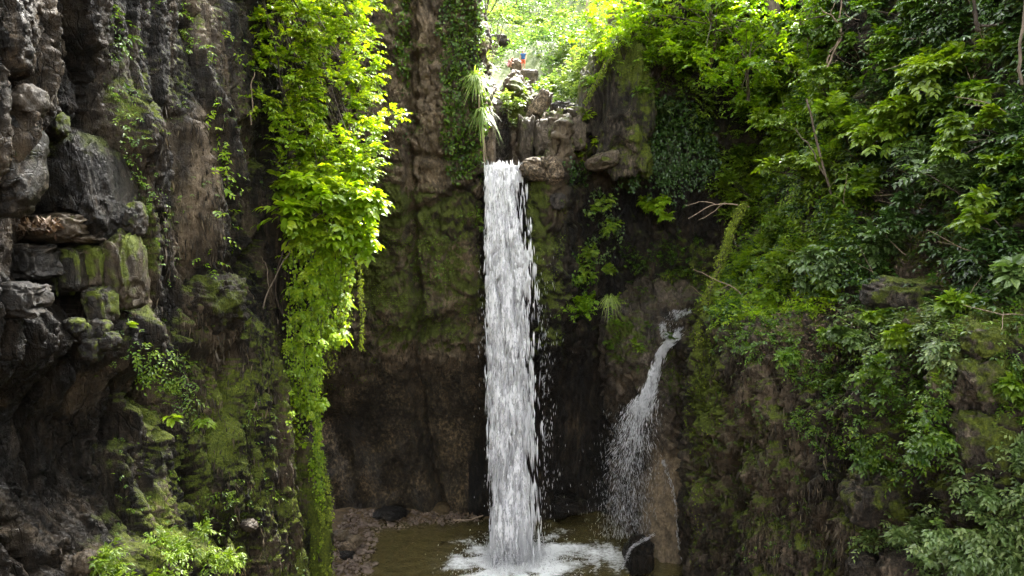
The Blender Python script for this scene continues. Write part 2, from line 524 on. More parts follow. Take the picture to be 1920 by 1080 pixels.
def mask_left(p, n, px, py):
    up = n[:, 2]
    edge = .7 * blob(px, py, 606, 820, 20, 380, 0.5)
    m = 0.10 + 0.55 * up + 0.35 * sst(px, 120, 420) * sst(py, 520, 760) + 1.0 * edge + 0.35 * blob(px, py, 245, 340, 70, 240, .7)
    m += 0.4 * blob(px, py, 280, 500, 20, 140, .7) + 0.35 * fbm(p * 0.7 + 3, 3)
    m *= 1 - 0.8 * blob(px, py, 370, 360, 50, 190, .6)
    m *= 0.25 + 0.75 * sst(px, 90, 260)
    tan = 0.75 * blob(px, py, 345, 440, 22, 110, .5) + 0.6 * blob(px, py, 385, 330, 32, 170, .5) + 0.65 * blob(px, py, 20, 340, 32, 120, .5)
    tan += 0.6 * blob(px, py, 395, 590, 60, 60, .5) + 0.4 * blob(px, py, 405, 720, 60, 90, .7) + 0.6 * blob(px, py, 575, 910, 16, 60, .6)
    tan += 0.35 * blob(px, py, 540, 760, 30, 160, .8) + 0.5 * blob(px, py, 300, 960, 30, 40, .8) + 0.4 * blob(px, py, 380, 40, 30, 80, .7)
    tan += 0.30 * sst(fbm(p * np.array([1, 1, .3]) * .9, 4), 0.1, 0.5)
    return {'moss': m, 'tan': tan, 'wet': np.clip(0.25 + 0.6 * fbm(p * .4, 2) + .55 * (1 - sst(px, 150, 330)), 0, 1)}  # wet is raised at the left end to paint shade into the rock colour
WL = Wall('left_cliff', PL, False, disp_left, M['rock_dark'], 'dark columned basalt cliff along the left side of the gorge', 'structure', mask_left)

# ---- back wall left of the falls: high wall with an overhanging lip above a dark hollow
ycol = np.array([-15, -12, -9, -7.5, -6, -4.6, -3.2, -2.2, -1.62, -1.45, -1.6, -2.5])
yadd = np.array([1.5, .3, 0, 0, 0, 0, 0, 0, 0.15, 1.2, 4.0, 9.0])
rowsB = [(-3, 39.6), (0, 39.4), (3, 39.2), (6, 38.8), (8.3, 38.0), (9.6, 37.0), (10.6, 35.9), (12, 35.5), (15, 35.6), (19, 35.5), (23, 35.2), (27, 35.3), (31, 35.5), (36, 36.2), (38, 39)]
netB = []
for z, y in rowsB:
    xs = ycol + 0.0
    netB.append([(x, y + a * (1 if z > 9 else 0.6), z + (0.9 * (x < -6) * (8 < z < 12) * -(abs(x) - 6) * 0.35)) for x, a in zip(xs, yadd)])
PB = dense(netB, 300, 350, wu=[0.3, 1, 1.2, 1.2, 1.2, 1.2, 1.2, 1.2, 1, .5, .2], wv=[.5, 1, 1, 1, 1.2, 1.2, 1, 1, 1, 1, 1, .6, .3, .3])
CR1 = [(768, -60), (768, 130), (765, 330), (772, 480), (783, 570), (777, 640), (776, 720), (790, 800), (812, 900), (830, 960)]
CR2 = [(776, 395), (735, 410), (700, 405), (670, 390)]
CR3 = [(776, 395), (830, 375), (905, 335)]
CR4 = [(775, 290), (830, 300), (905, 270)]
CR5 = [(777, 640), (700, 700), (600, 760)]
CR6 = [(777, 625), (850, 590), (905, 560)]
def disp_back(p, n, px, py):
    q = p + 0.35 * np.stack([fbm(p * 0.7, 3), fbm(p * 0.7 + 9, 3), fbm(p * 0.7 + 19, 3)], -1)
    hi = 1 - sst(py, 660, 720)
    d = 0.35 * fbm(p * 0.3, 4)
    f1, f2, r, off = voro(q * np.array([0.55, 0.55, 0.42]) + 3)
    d += hi * (0.35 * (r[:, 0] - 0.5) - 0.22 * (1 - sst(f2 - f1, 0, 0.12)) + 0.3 * (r[:, 1] - .5) * off[:, 2])
    f1, f2, r, off = voro(q * 1.7 + 11)
    d += (0.2 + 0.8 * hi) * (0.18 * (r[:, 0] - 0.5) - 0.12 * (1 - sst(f2 - f1, 0, 0.14)))
    band = blob(px, py, 780, 655, 170, 70, .6)
    f1, f2, r, off = voro(q * 3.1 + 5)
    d += (0.10 * hi + 0.22 * band) * (r[:, 0] - 0.4 - f1 * 0.6)
    d += 0.20 * (0.3 + 0.7 * hi) * fbm(p * 1.5, 6, 0.62) + 0.05 * hi * ridged(p * 4, 3)
    w = fbm(p * 1.1 + 2, 3) * 12
    for c, wd, dp in ((CR1, 15, .9), (CR2, 12, .5), (CR3, 12, .45), (CR4, 10, .4), (CR5, 12, .45), (CR6, 13, .6)):
        d -= dp * crack(px + w, py + w * .5, c, wd)
    d -= 0.5 * blob(px, py, 840, 610, 55, 22, .7)
    d += 0.25 * blob(px, py, 735, 655, 45, 25, .5)
    # soft folds in the hollow
    lo = 1 - hi
    d += lo * 0.30 * fbm(np.stack([p[:, 0] * 0.9 + p[:, 2] * 0.25, p[:, 1] * 0, p[:, 2] * 0.12], -1), 3)
    d += lo * 0.05 * fbm(np.stack([p[:, 0] * 0.7, p[:, 1], p[:, 2] * 3], -1), 4)
    return d
def mask_back(p, n, px, py):
    m = 0.10 + 0.5 * n[:, 2] + 0.45 * blob(px, py, 790, 500, 170, 170, .6) + 0.5 * fbm(p * 0.6, 3)
    m -= 0.9 * sst(py, 650, 700) - 0.15 * (py < 250)
    m += 0.4 * blob(px, py, 720, 350, 60, 120, .8) - .3 * blob(px, py, 830, 200, 60, 140, .8)
    tan = 0.5 * blob(px, py, 780, 200, 90, 190, .7) + 0.9 * blob(px, py, 742, 655, 42, 22, .5) + 0.45 * blob(px, py, 820, 660, 120, 45, .7)
    tan += 0.55 * blob(px, py, 740, 370, 70, 60, .7) + 0.5 * blob(px, py, 650, 720, 50, 110, .7) + .25 * sst(fbm(p * .8 + 4, 4), 0.1, .5)
    tan += 0.5 * sst(fbm(p * 1.3 + 14, 4), 0.05, .4) * (py < 680)
    tan += 0.45 * blob(px, py, 850, 520, 50, 80, .7) - 0.6 * sst(py, 700, 760)
    return {'moss': m, 'tan': np.clip(tan, 0, 1), 'wet': 0.3 + .6 * sst(py, 680, 900)}
WB = Wall('back_cliff', PB, False, disp_back, M['rock_back'], 'brown and mossy back wall left of the main waterfall', 'structure', mask_back)

# ---- wall behind and right of the falls
xC = np.array([-2.6, -1.5, -0.6, 0.35, 0.8, 1.4, 2.1, 2.75, 3.15, 4.0, 5.2, 6.4, 7.6, 9.2, 11.5, 15])
topC = np.array([20.2, 20.1, 20.1, 20.1, 20.4, 20.6, 21.0, 22.6, 23.2, 23.5, 24.8, 28, 31, 34, 36, 37])
yT = np.array([36.4, 36.2, 36.1, 36.1, 35.3, 34.9, 34.9, 35.2, 37.0, 38.2, 38.6, 38.5, 38.0, 37.6, 37.0, 36.5])
yLo = np.array([39.2, 39.0, 38.8, 38.8, 38.6, 38.4, 38.4, 38.6, 39.0, 39.4, 39.6, 39.4, 38.6, 38, 37.4, 36.5])
netC = []
for v in (-0.15, 0, .12, .24, .36, .45, .53, .62, .72, .82, .91, 1.0):
    z = v * topC
    t = sst(z, 6.5, 11.5)
    netC.append(np.stack([xC, yLo * (1 - t) + yT * t, z], -1))
netC.append(np.stack([xC, yT + 0.8, topC + 0.25], -1))
netC.append(np.stack([xC, yT + 2.5, topC + 0.4], -1))
netC.append(np.stack([xC, yT + 6, topC + 1.5], -1))
PC = dense(netC, 280, 300, wu=[.6, 1, 1, 1.2, 1.2, 1.2, 1.2, 1.3, 1.2, 1, 1, 1, 1, .6, .3], wv=[.5, 1, 1, 1, 1, 1, 1, 1, 1, 1, 1, 1, .8, .3])
def disp_c(p, n, px, py):
    q = p + 0.35 * np.stack([fbm(p * 0.7, 3), fbm(p * 0.7 + 9, 3), fbm(p * 0.7 + 19, 3)], -1)
    hi = 1 - sst(py, 640, 740)
    d = 0.4 * fbm(p * 0.35, 4)
    f1, f2, r, off = voro(q * np.array([0.8, 0.8, 0.35]) + 3)
    d += (.25 + .75 * hi) * (0.45 * (r[:, 0] - 0.5) - 0.25 * (1 - sst(f2 - f1, 0, 0.12)) + 0.3 * (r[:, 1] - .5) * off[:, 2])
    f1, f2, r, off = voro(q * 1.9 + 11)
    d += (.3 + .7 * hi) * (0.2 * (r[:, 0] - 0.5) - 0.1 * (1 - sst(f2 - f1, 0, 0.14)))
    d += 0.13 * (.4 + .6 * hi) * fbm(p * 1.7, 5, 0.6)
    lo = 1 - hi
    d += lo * 0.25 * fbm(np.stack([p[:, 0] * 1.1, p[:, 1] * 0, p[:, 2] * 0.15], -1), 3)
    beh = sst(px, 985, 1000)
    return d * (0.25 + 0.75 * np.maximum(beh, sst(py, 300, 420) * 0.3))
def mask_c(p, n, px, py):
    m = 0.05 + 0.45 * n[:, 2] + 0.35 * fbm(p * 0.6, 3) + .35 * blob(px, py, 1020, 560, 40, 260, .8) + .5 * blob(px, py, 1300, 560, 100, 120, .7) - .5 * sst(py, 660, 760)
    m += .35 * blob(px, py, 1010, 400, 30, 160, .7)
    tan = 0.6 * blob(px, py, 1040, 370, 30, 60, .7) + 0.75 * blob(px, py, 1050, 260, 60, 60, .6) + .7 * blob(px, py, 1130, 300, 40, 60, .7) + .15 * sst(fbm(p * .8 + 4, 4), 0.1, .5)
    tan += .35 * blob(px, py, 1020, 470, 20, 60, .8)
    return {'moss': m, 'tan': tan * (1 - sst(py, 600, 700)), 'wet': 0.6 + 0 * px}
WC = Wall('falls_cliff', PC, False, disp_c, M['rock_dark'], 'dark wet rock wall behind and right of the main waterfall', 'structure', mask_c)

# ---- stepped rock above the lip with the dark water chute
xD = np.array([-2.4, -1.75, -1.45, -1.2, -.9, -.65, -.3, .1, .6, 1.1, 1.6, 2.2, 2.9])
zt = np.array([26.9, 26.5, 26.0, 25.5, 25.3, 25.4, 25.9, 26.1, 25.8, 25.0, 24.2, 22.9, 22.4])
yf = np.array([37.6, 37.5, 37.4, 37.6, 38.5, 38.6, 37.8, 37.6, 37.9, 38.0, 38.2, 38.4, 38.7])
netD = []
for v, yo in ((-0.1, -.3), (0.0, -.2), (0.06, 0), (.25, .25), (.5, .6), (.75, 1.2), (.92, 1.9), (1.0, 2.9), (1.02, 5), (1.03, 9)):
    netD.append(np.stack([xD, yf + yo, 20.0 + v * (zt - 20.0)], -1))
PD = dense(netD, 140, 150, wv=[.3, 1, 1, 1, 1, 1, 1, .6, .2])
def disp_d(p, n, px, py):
    q = p + 0.3 * np.stack([fbm(p * 0.9, 3), fbm(p * 0.9 + 9, 3), fbm(p * 0.9 + 19, 3)], -1)
    d = 0.3 * fbm(p * 0.5, 3)
    f1, f2, r, off = voro(q * np.array([1.0, 1.0, 0.6]) + 3)
    d += 0.5 * (r[:, 0] - 0.5) - 0.3 * (1 - sst(f2 - f1, 0, 0.14)) + 0.5 * (r[:, 1] - .5) * off[:, 2]
    d += 0.12 * fbm(p * 2.2, 4, 0.6)
    g = blob(px, py, 942, 250, 16, 90, .5)
    return d * (1 - .9 * g) - 0.5 * g
def mask_d(p, n, px, py):
    g = blob(px, py, 942, 260, 17, 80, .4)
    m = 0.1 + .3 * n[:, 2] + .3 * fbm(p * .8, 3) + .6 * blob(px, py, 970, 190, 40, 50, .7)
    tan = .55 + .4 * fbm(p * .7 + 3, 3) + .4 * blob(px, py, 915, 270, 16, 60, .6) + .4 * blob(px, py, 1020, 220, 30, 60, .6)
    return {'moss': m * (1 - g), 'tan': np.clip(tan * (1 - g), 0, 1), 'wet': .3 + .7 * g}
WD = Wall('upper_rock_steps', PD, False, disp_d, M['rock_fall'], 'stepped brown rock above the lip with a dark smooth water chute', 'structure', mask_d)

# ---- right side: near cliff, then a wooded slope leaning back
baseR = [(13, 40), (9.6, 36), (8.9, 31), (8.25, 27.6), (8.25, 25.4), (8.7, 22.2), (9.6, 18.7), (10.4, 15.5), (10.9, 11), (10.6, 4), (10, -8)]
outR = [(1, 0), (1, 0), (1, .0), (.95, .3), (.95, .3), (.95, .2), (1, .1), (1, .1), (1, 0), (1, 0), (1, 0)]
profR = [(-3, 0), (0, 0), (4, 0), (7, .1), (10, .15), (12.4, .3), (13.8, .8), (14.6, 1.7), (16, 2.6), (18.5, 3.4), (21.5, 4.1), (25, 4.7), (29, 5.2), (33, 5.6), (37, 6.6), (39, 10)]
netR = []
for z, o in profR:
    row = []
    for k, ((x, y), (ox, oy)) in enumerate(zip(baseR, outR)):
        near = min(1, max(0, (24 - y) / 8))
        zz = z if z < 5 else z + near * 1.2 * (1 if z < 20 else .5)
        row.append((x + ox * o * (1 - .25 * near), y + oy * o, zz))
    netR.append(row)
PR = dense(netR, 400, 400, wu=[.3, .8, 1.1, 1.3, 1.2, 1.1, 1.1, 1, .4, .12], wv=[.1, .4, .9, 1.1, 1.2, 1.3, 1.3, 1.2, 1.1, 1, .9, .7, .3, .1, .05])
def disp_r(p, n, px, py):
    q = p + 0.4 * np.stack([fbm(p * 0.6, 3), fbm(p * 0.6 + 9, 3), fbm(p * 0.6 + 19, 3)], -1)
    low = sst(py, 540, 640)
    d = 0.5 * fbm(p * 0.28, 4)
    f1, f2, r, off = voro(q * np.array([0.6, 0.6, 0.3]) + 3)
    d += 0.6 * (r[:, 0] - 0.5) - 0.3 * (1 - sst(f2 - f1, 0, 0.12)) + 0.45 * (r[:, 1] - .5) * off[:, 2]
    f1, f2, r, off = voro(q * np.array([1.8, 1.8, .7]) + 11)
    d += 0.16 * (r[:, 0] - 0.5) - 0.12 * (1 - sst(f2 - f1, 0, 0.12))
    d += low * (0.26 * ridged(q * np.array([1.9, 1.9, .22]), 5, .66) + .10 * ridged(p * np.array([5.5, 5.5, 1.2]), 3, .65)) + 0.2 * fbm(p * 1.3, 6, 0.64)
    d -= 0.9 * blob(px, py, 1650, 900, 70, 80, .7) + 0.7 * blob(px, py, 1550, 700, 40, 60, .7) + .9 * blob(px, py, 1760, 750, 40, 110, .7)
    d += 0.6 * blob(px, py, 1860, 720, 60, 110, .6)
    return d
def mask_r(p, n, px, py):
    edge = blob(px, py, 1325, 720, 35, 200, .6)
    m = 0.0 + 0.6 * n[:, 2] + 0.4 * fbm(p * 0.7, 3) + .7 * edge + .35 * sst(px, 1500, 1750) + .3 * blob(px, py, 1420, 900, 80, 200, .8)
    tan = .25 * sst(fbm(p * .8 + 4, 4), 0.05, .5) + .5 * blob(px, py, 1340, 870, 50, 120, .7) + .4 * blob(px, py, 1700, 540, 90, 60, .7) + .3 * blob(px, py, 1440, 800, 90, 200, .8)
    return {'moss': m, 'tan': tan, 'wet': 0.2 + .5 * blob(px, py, 1400, 930, 140, 150, .7)}
WR = Wall('right_cliff', PR, False, disp_r, M['rock_right'], 'rough mossy cliff and steep wooded slope on the right side', 'structure', mask_r)

# ---- rock body under the small cascade
yE = np.array([0, .4, 1.0, 1.6, 2.3, 3.0, 3.6])
xE = np.array([5.0, 5.9, 6.7, 7.5, 8.3, 9.2, 10.5])
netE = []
for z, dx, ys in (
    (-3, .1, [40, 38.5, 35.0, 33.6, 33.4, 34, 35]),
    (0, .2, [40, 38.5, 35.2, 33.8, 33.6, 34, 35]),
    (2, .45, [40, 38.6, 35.6, 34.3, 34.0, 34.4, 35.4]),
    (4, .7, [40, 38.6, 35.9, 34.8, 34.5, 34.8, 35.8]),
    (6, .7, [39.8, 38.2, 35.9, 35.2, 34.9, 35.0, 36]),
    (8, .3, [39.0, 36.9, 35.7, 35.4, 35.2, 35.3, 36]),
    (9.6, -.1, [38.2, 36.3, 35.5, 35.4, 35.3, 35.4, 36]),
    (11, 0, [38.0, 36.3, 35.7, 35.6, 35.5, 35.6, 36]),
    (12.2, .3, [38.4, 36.9, 36.2, 36.0, 35.9, 35.9, 36.2]),
    (13.2, .7, [38.8, 37.8, 37.0, 36.7, 36.5, 36.5, 37]),
    (14.2, 1.0, [39.4, 38.8, 38.2, 37.8, 37.6, 37.6, 38]),
    (15.5, 1.0, [40.5, 40, 39.6, 39.2, 39, 39, 39])):
    netE.append([(x + dx, y, z) for x, y in zip(xE, ys)])
PE = dense(netE, 170, 230)
def disp_e(p, n, px, py):
    q = p + 0.3 * np.stack([fbm(p * 0.9, 3), fbm(p * 0.9 + 9, 3), fbm(p * 0.9 + 19, 3)], -1)
    sm = blob(px, py, 1245, 980, 50, 150, .5)       # polished column
    d = 0.35 * fbm(p * 0.5, 3)
    f1, f2, r, off = voro(q * np.array([1.0, 1.0, 0.8]) + 3)
    e = 0.35 * (r[:, 0] - 0.5) - 0.2 * (1 - sst(f2 - f1, 0, 0.14)) + 0.4 * (r[:, 1] - .5) * off[:, 2]
    e += 0.15 * fbm(p * 2.2, 5, 0.6) + .05 * ridged(p * 4, 3)
    d += e * (1 - .85 * sm)
    d -= sm * .16 * (1 - ridged(np.stack([p[:, 0] * 1.6 + p[:, 2] * .25, p[:, 1] * .2, p[:, 2] * .12], -1), 2))
    return d
def mask_e(p, n, px, py):
    sm = blob(px, py, 1250, 960, 45, 160, .5)
    m = -0.05 + .55 * n[:, 2] + .35 * fbm(p * .8, 3) + .4 * blob(px, py, 1290, 680, 70, 60, .8) + .45 * blob(px, py, 1170, 640, 50, 60, .8) - .6 * sst(py, 740, 820)
    tan = .2 + .35 * fbm(p * .9 + 3, 3) + .25 * blob(px, py, 1190, 740, 50, 60, .7) + .8 * sm + .3 * blob(px, py, 1290, 840, 40, 100, .7)
    return {'moss': m, 'tan': np.clip(tan, 0, 1), 'wet': .6 - .45 * sm}
WE = Wall('cascade_rock', PE, False, disp_e, M['rock_fall'], 'bulging wet grey and brown rock that the small cascade runs over', 'structure', mask_e)

# ---- ground: gorge floor, pool bed and shore in one sheet
gx, gy = np.meshgrid(np.linspace(-22, 24, 210), np.concatenate([np.linspace(-60, 24, 16), np.linspace(24.4, 42, 110)]))
P0 = np.stack([gx.ravel(), gy.ravel(), 0 * gx.ravel()], -1)
sh = np.minimum(P0[:, 0] + 7.4 + .35 * (P0[:, 1] - 32) * .2, (38.3 - P0[:, 1]) + 0.16 * (P0[:, 0] + 3.5))
sh = sh + 0.5 * fbm(P0 * .6, 3)
P0[:, 2] = np.where(sh > 0, -0.55 * sst(sh, -.3, 3.0) + .02, 0.42 * sst(-sh, 0, 2.4) + .02) + 0.05 * fbm(P0 * 1.7, 4) - 0.05
M['bed'] = plain_material('brown_pool_bed', (0.022, 0.015, 0.008), (0.13, 0.085, 0.04), 0.8, 4.5, .8, .08)
g = mesh_obj('ground', P0, grid_faces(*gx.shape), M['bed'])
tag(g, 'brown gravelly floor of the gorge under the pool and shore', None, None, 'structure')

# ---- hillside beyond the falls
hx, hy = np.meshgrid(np.linspace(-70, 75, 110), np.linspace(0, 1, 100))
Y = 40 + hy.ravel() ** 1.3 * 130
X = hx.ravel() * (0.35 + .65 * sst(Y, 40, 75))
z = 23.3 + 0.50 * np.maximum(Y - 43, -2) + 0.16 * np.maximum(Y - 70, 0) + 0.35 * np.maximum(np.abs(X - 1.5) - 3.0, 0) * sst(Y, 38, 50)
PH = np.stack([X, Y, z], -1)
PH[:, 2] += 1.8 * fbm(PH * .12, 4)  * sst(Y, 46, 56) + .3 * fbm(PH * .8, 3)
M['hillsoil'] = plain_material('hillside_soil', (0.03, 0.05, 0.012), (0.10, 0.12, 0.03), 0.9, 1.4, .6, .2)
h = mesh_obj('hillside', PH, grid_faces(*hx.shape), M['hillsoil'])
tag(h, 'steep green hillside rising beyond the top of the falls', None, None, 'structure')
HX, HY, HZ = PH[:, 0].reshape(hx.shape), Y.reshape(hx.shape), PH[:, 2].reshape(hx.shape)
def hill_z(x, y):
    j = np.searchsorted(HY[:, 0], y); j = min(max(j, 1), HY.shape[0] - 1)
    return float(np.interp(x, HX[j], HZ[j]))

# ------------------------------------------------------------------ foliage
UP = np.array([0, 0, 1.0])
LEAF = {
    'small': (np.array([(0, 0, 0), (.42, .5, .06), (1, 0, -.12), (.42, -.5, .06)]), np.array([(0, 1, 2), (0, 2, 3)])),
    'mid': (np.array([(0, 0, 0), (.36, .5, .10), (1, 0, -.16), (.36, -.5, .10), (.5, 0, -.01)]), np.array([(0, 1, 4), (1, 2, 4), (0, 4, 3), (4, 2, 3)])),
    'broad': (np.array([(0, 0, 0), (.34, 0, .0), (.7, 0, -.06), (1, 0, -.20), (.22, .46, .09), (.62, .40, .03), (.22, -.46, .09), (.62, -.40, .03)]),
              np.array([(0, 4, 1), (1, 4, 5), (1, 5, 2), (2, 5, 3), (0, 1, 6), (1, 7, 6), (1, 2, 7), (2, 3, 7)])),
}

class Fol:
    """collects leaves and twigs and builds them as meshes"""
    def __init__(s): s.L = []; s.T = []
    def leaves(s, P, D, N, size, tint, ratio=0.6):
        n = len(P)
        s.L.append((P, nrm(D), N, np.broadcast_to(size, n).astype(float), np.broadcast_to(tint, n).astype(float), np.broadcast_to(ratio, n).astype(float)))
    def twig(s, pts, rad): s.T.append((np.asarray(pts, float), rad))
    def count(s): return sum(len(x[0]) for x in s.L)
    def build_leaves(s, name, mat, kind='small', parent=None, base=None):
        P, D, N, S, T, R = (np.concatenate([x[i] for x in s.L]) for i in range(6))
        W = nrm(np.cross(N, D)); N2 = np.cross(D, W)
        v, f = LEAF[kind]
        V = P[:, None] + S[:, None, None] * (v[None, :, :1] * D[:, None] + (v[None, :, 1:2] * R[:, None, None]) * W[:, None] + v[None, :, 2:] * N2[:, None])
        F = (f[None] + (np.arange(len(P)) * len(v))[:, None, None]).reshape(-1, 3)
        return mesh_obj(name, V.reshape(-1, 3), F, mat, parent, {'tint': np.repeat(T, len(v))}, False, base)
    def build_twigs(s, name, mat, parent=None, base=None, sides=4):
        V, F = tubes(s.T, sides)
        return mesh_obj(name, V, F, mat, parent, None, True, base)

def sprigs(f, P, D, length, K, size, upn=UP, droop=0.25, ang=58, ratio=0.55, tint=0.5, tvar=0.18, r=None, jit=0.25, twigs=False, profile=None):
    """leafy shoots: from each P along D, K leaves left and right of a drooping stem"""
    r = r or rng
    P = np.atleast_2d(P); n = len(P)
    D = nrm(np.broadcast_to(D, (n, 3)).astype(float))
    length = np.broadcast_to(length, n).astype(float)
    size = np.broadcast_to(size, n).astype(float)
    t = (np.arange(K) + 0.7) / K
    droop_v = np.broadcast_to(droop, n)
    st = P[:, None] + D[:, None] * (length[:, None] * t)[..., None] - UP * ((droop_v * length)[:, None] * t ** 2)[..., None]
    tg = nrm(D[:, None] - UP * (2 * droop_v[:, None] * t)[..., None])
    u = nrm(np.broadcast_to(upn, (n, 3)) + r.normal(size=(n, 3)) * 0.18)[:, None]
    side = nrm(np.cross(tg, np.broadcast_to(u, tg.shape)))
    u2 = np.cross(side, tg)
    sg = np.where(np.arange(K) % 2 == 0, 1.0, -1.0)[None, :, None] * np.where(r.random((n, 1, 1)) < .5, 1, -1)
    a = np.radians(ang * (1 - 0.55 * t ** 3))[None, :, None] * (1 + 0.2 * r.normal(size=(n, K, 1)))
    ld = tg * np.cos(a) + side * sg * np.sin(a) - UP * 0.18 + r.normal(size=(n, K, 3)) * jit * 0.5
    ln = u2 + r.normal(size=(n, K, 3)) * jit
    pr = (1 - 0.35 * np.abs(t - 0.45)) if profile is None else profile(t)
    sz = size[:, None] * pr * r.uniform(0.75, 1.2, (n, K))
    tn = np.clip(np.broadcast_to(tint, n)[:, None] + r.normal(size=(n, 1)) * tvar * .7 + r.normal(size=(n, K)) * tvar, 0, 1)
    f.leaves(st.reshape(-1, 3), ld.reshape(-1, 3), nrm(ln).reshape(-1, 3), sz.ravel(), tn.ravel(), ratio)
    if twigs:
        tt = np.linspace(0, 1, 4)
        for i in range(n):
            pts = P[i] + D[i] * (length[i] * tt)[:, None] - UP * (droop_v[i] * length[i] * tt ** 2)[:, None]
            f.twig(pts, [0.011, 0.004])

def dirs(n, axis, spread, r):
    """n directions round axis"""
    return nrm(nrm(np.broadcast_to(axis, (n, 3))) + r.normal(size=(n, 3)) * spread)

def clump(f, c, rad, n, K, size, axis=UP, spread=0.7, r=None, **kw):
    """a rounded tuft of shoots"""
    r = r or rng
    c = np.asarray(c, float)
    d = dirs(n, axis, spread, r)
    st = c + d * (rad * r.uniform(0.1, .55, n))[:, None]
    sprigs(f, st, d * [1, 1, .75], rad * r.uniform(.45, .9, n), K, size, nrm(d * .5 + UP), r=r, **kw)

def shrub(name, base, rad, label, cat, mat='green', group=None, n=40, K=8, size=.16, ratio=.55, axis=(0, -.35, .8), tint=.5, tvar=.16, kind='mid',
          spread=.55, clumps=4, seed=0, flat=.6, stem_mat='stem', droop=.3, stems=True, tip=None, ang=58, profile=None):
    """a plant with stems and foliage as parts; base: foot on the rock"""
    r = np.random.default_rng(seed * 77 + 5)
    base = np.asarray(base, float)
    f = Fol()
    ax = nrm(np.asarray(axis, float))
    tgt = base + ax * rad if tip is None else np.asarray(tip, float)
    foot = base - ax * .12
    for k in range(clumps):
        o = r.normal(size=3) * rad * np.array([.55, .45, .45 * flat + .1]) if clumps > 1 else np.zeros(3)
        c = tgt + o
        clump(f, c, rad * r.uniform(.5, .8), max(3, n // clumps), K, size, ax, spread, r, tint=tint + r.normal() * .07, tvar=tvar, ratio=ratio, droop=droop, ang=ang, profile=profile)
        if stems:
            L = np.linalg.norm(c - foot)
            f.twig(curve_pts([foot, foot * .5 + c * .5 + UP * L * .08, c, c + nrm(c - foot) * rad * .4], 8, .02 * L, seed + k), [.012 + .012 * L, .004])
    e = empty(name, base, label, cat, group)
    f.build_leaves('foliage', M[mat], kind, e, (0, 0, 0)).location = tuple(-base)
    if stems: f.build_twigs('stem', M[stem_mat], e, (0, 0, 0)).location = tuple(-base)
    return e

def plant_parts(name, base, label, cat, parts, group=None):
    """parts: list of functions building children in world coordinates"""
    e = empty(name, base, label, cat, group)
    for o in parts:
        o.parent = e
        o.location = Vector(o.location) - Vector(tuple(float(x) for x in base))
    return e

def vine(f, pts, n, size, width=.06, out=(0, -1, 0), r=None, tint=.5, tvar=.15, ratio=.75, thick=.012):
    r = r or rng
    L = curve_pts(pts, 16, .03, int(r.integers(1e6)))
    f.twig(L, [thick, thick * .5])
    t = r.random(n)
    P = catmull(L, t * (len(L) - 1)) + r.normal(size=(n, 3)) * width
    o = nrm(np.asarray(out, float))
    D = nrm(-UP * .8 + o * .45 + r.normal(size=(n, 3)) * .45)
    N = nrm(o + UP * .45 + r.normal(size=(n, 3)) * .3)
    f.leaves(P, D, N, size * r.uniform(.6, 1.25, n), np.clip(tint + r.normal(size=n) * tvar, 0, 1), ratio)

def scatter_leaves(f, P, N, size, r, tint=.5, tvar=.18, ratio=.7, off=.08, hang=.7, jit=.35):
    """leaves lying over a face like shingles"""
    n = len(P)
    D = nrm(-UP * hang + N * .35 + r.normal(size=(n, 3)) * jit)
    NN = nrm(N + UP * .35 + r.normal(size=(n, 3)) * jit)
    f.leaves(P + N * (off * r.random(n))[:, None], D, NN, size * r.uniform(.6, 1.3, n), np.clip(tint + r.normal(size=n) * tvar, 0, 1), ratio)

def face_cover(W, poly, n, length, K, size, seed, f, lean=.75, up=.45, dens=None, rag=18, off=.05, side=None, **kw):
    """shoots growing out of a rock face inside a polygon of the photograph"""
    r = np.random.default_rng(seed)
    P, N = W.pick(poly, n, seed, rag, dens)
    D = N * lean + UP * up + r.normal(size=P.shape) * .35
    if side is not None: D = D + np.asarray(side)
    sprigs(f, P + N * off, D, length * r.uniform(.6, 1.3, len(P)), K, size * r.uniform(.75, 1.25, len(P)), nrm(N * .5 + UP), r=r, **kw)

def patchy(scale, lo, hi, seed=0, floor=0.03):
    return lambda P, px, py: floor + sst(fbm(P * scale + seed, 3), lo, hi)

def stuff(f, name, mat, kind, label, cat=None):
    o = f.build_leaves(name, M[mat], kind)
    return tag(o, label, None, None, 'stuff')

def on_face(W, px, py):
    """the visible point of a face nearest to a pixel"""
    d = (W.px - px) ** 2 + (W.py - py) ** 2
    near = d < 36
    if near.any():
        i = np.where(near)[0]
        return W.P[i[np.argmin(W.P[i, 1])]].copy(), W.N[i[np.argmin(W.P[i, 1])]].copy()
    i = int(np.argmin(d))
    return W.P[i].copy(), W.N[i].copy()

# ================================================================== left side
r = np.random.default_rng(21)

# -- bright shrubs and creepers overhanging from the left cliff
def mass(f, poly, n, Ynear, Yfar, rad, per, K, size, seed, axis=(.3, -.35, .45), tint=.55, **kw):
    """rounded tufts filling a volume whose outline is given in the photograph and whose depth is Ynear..Yfar"""
    r = np.random.default_rng(seed)
    xs = [p[0] for p in poly]; ys = [p[1] for p in poly]
    k, cs = 0, []
    while k < n:
        x, y = r.uniform(min(xs), max(xs)), r.uniform(min(ys), max(ys))
        if not inpoly(np.array([x]), np.array([y]), poly)[0]: continue
        Y = r.uniform(Ynear(x, y), Yfar(x, y))
        c = at(x, y, Y)
        clump(f, c, rad * r.uniform(.7, 1.2), per, K, size * r.uniform(.75, 1.25), axis, .6, r, tint=np.clip(tint + r.normal() * .13, 0, 1), **kw)
        cs.append(c); k += 1
    return cs

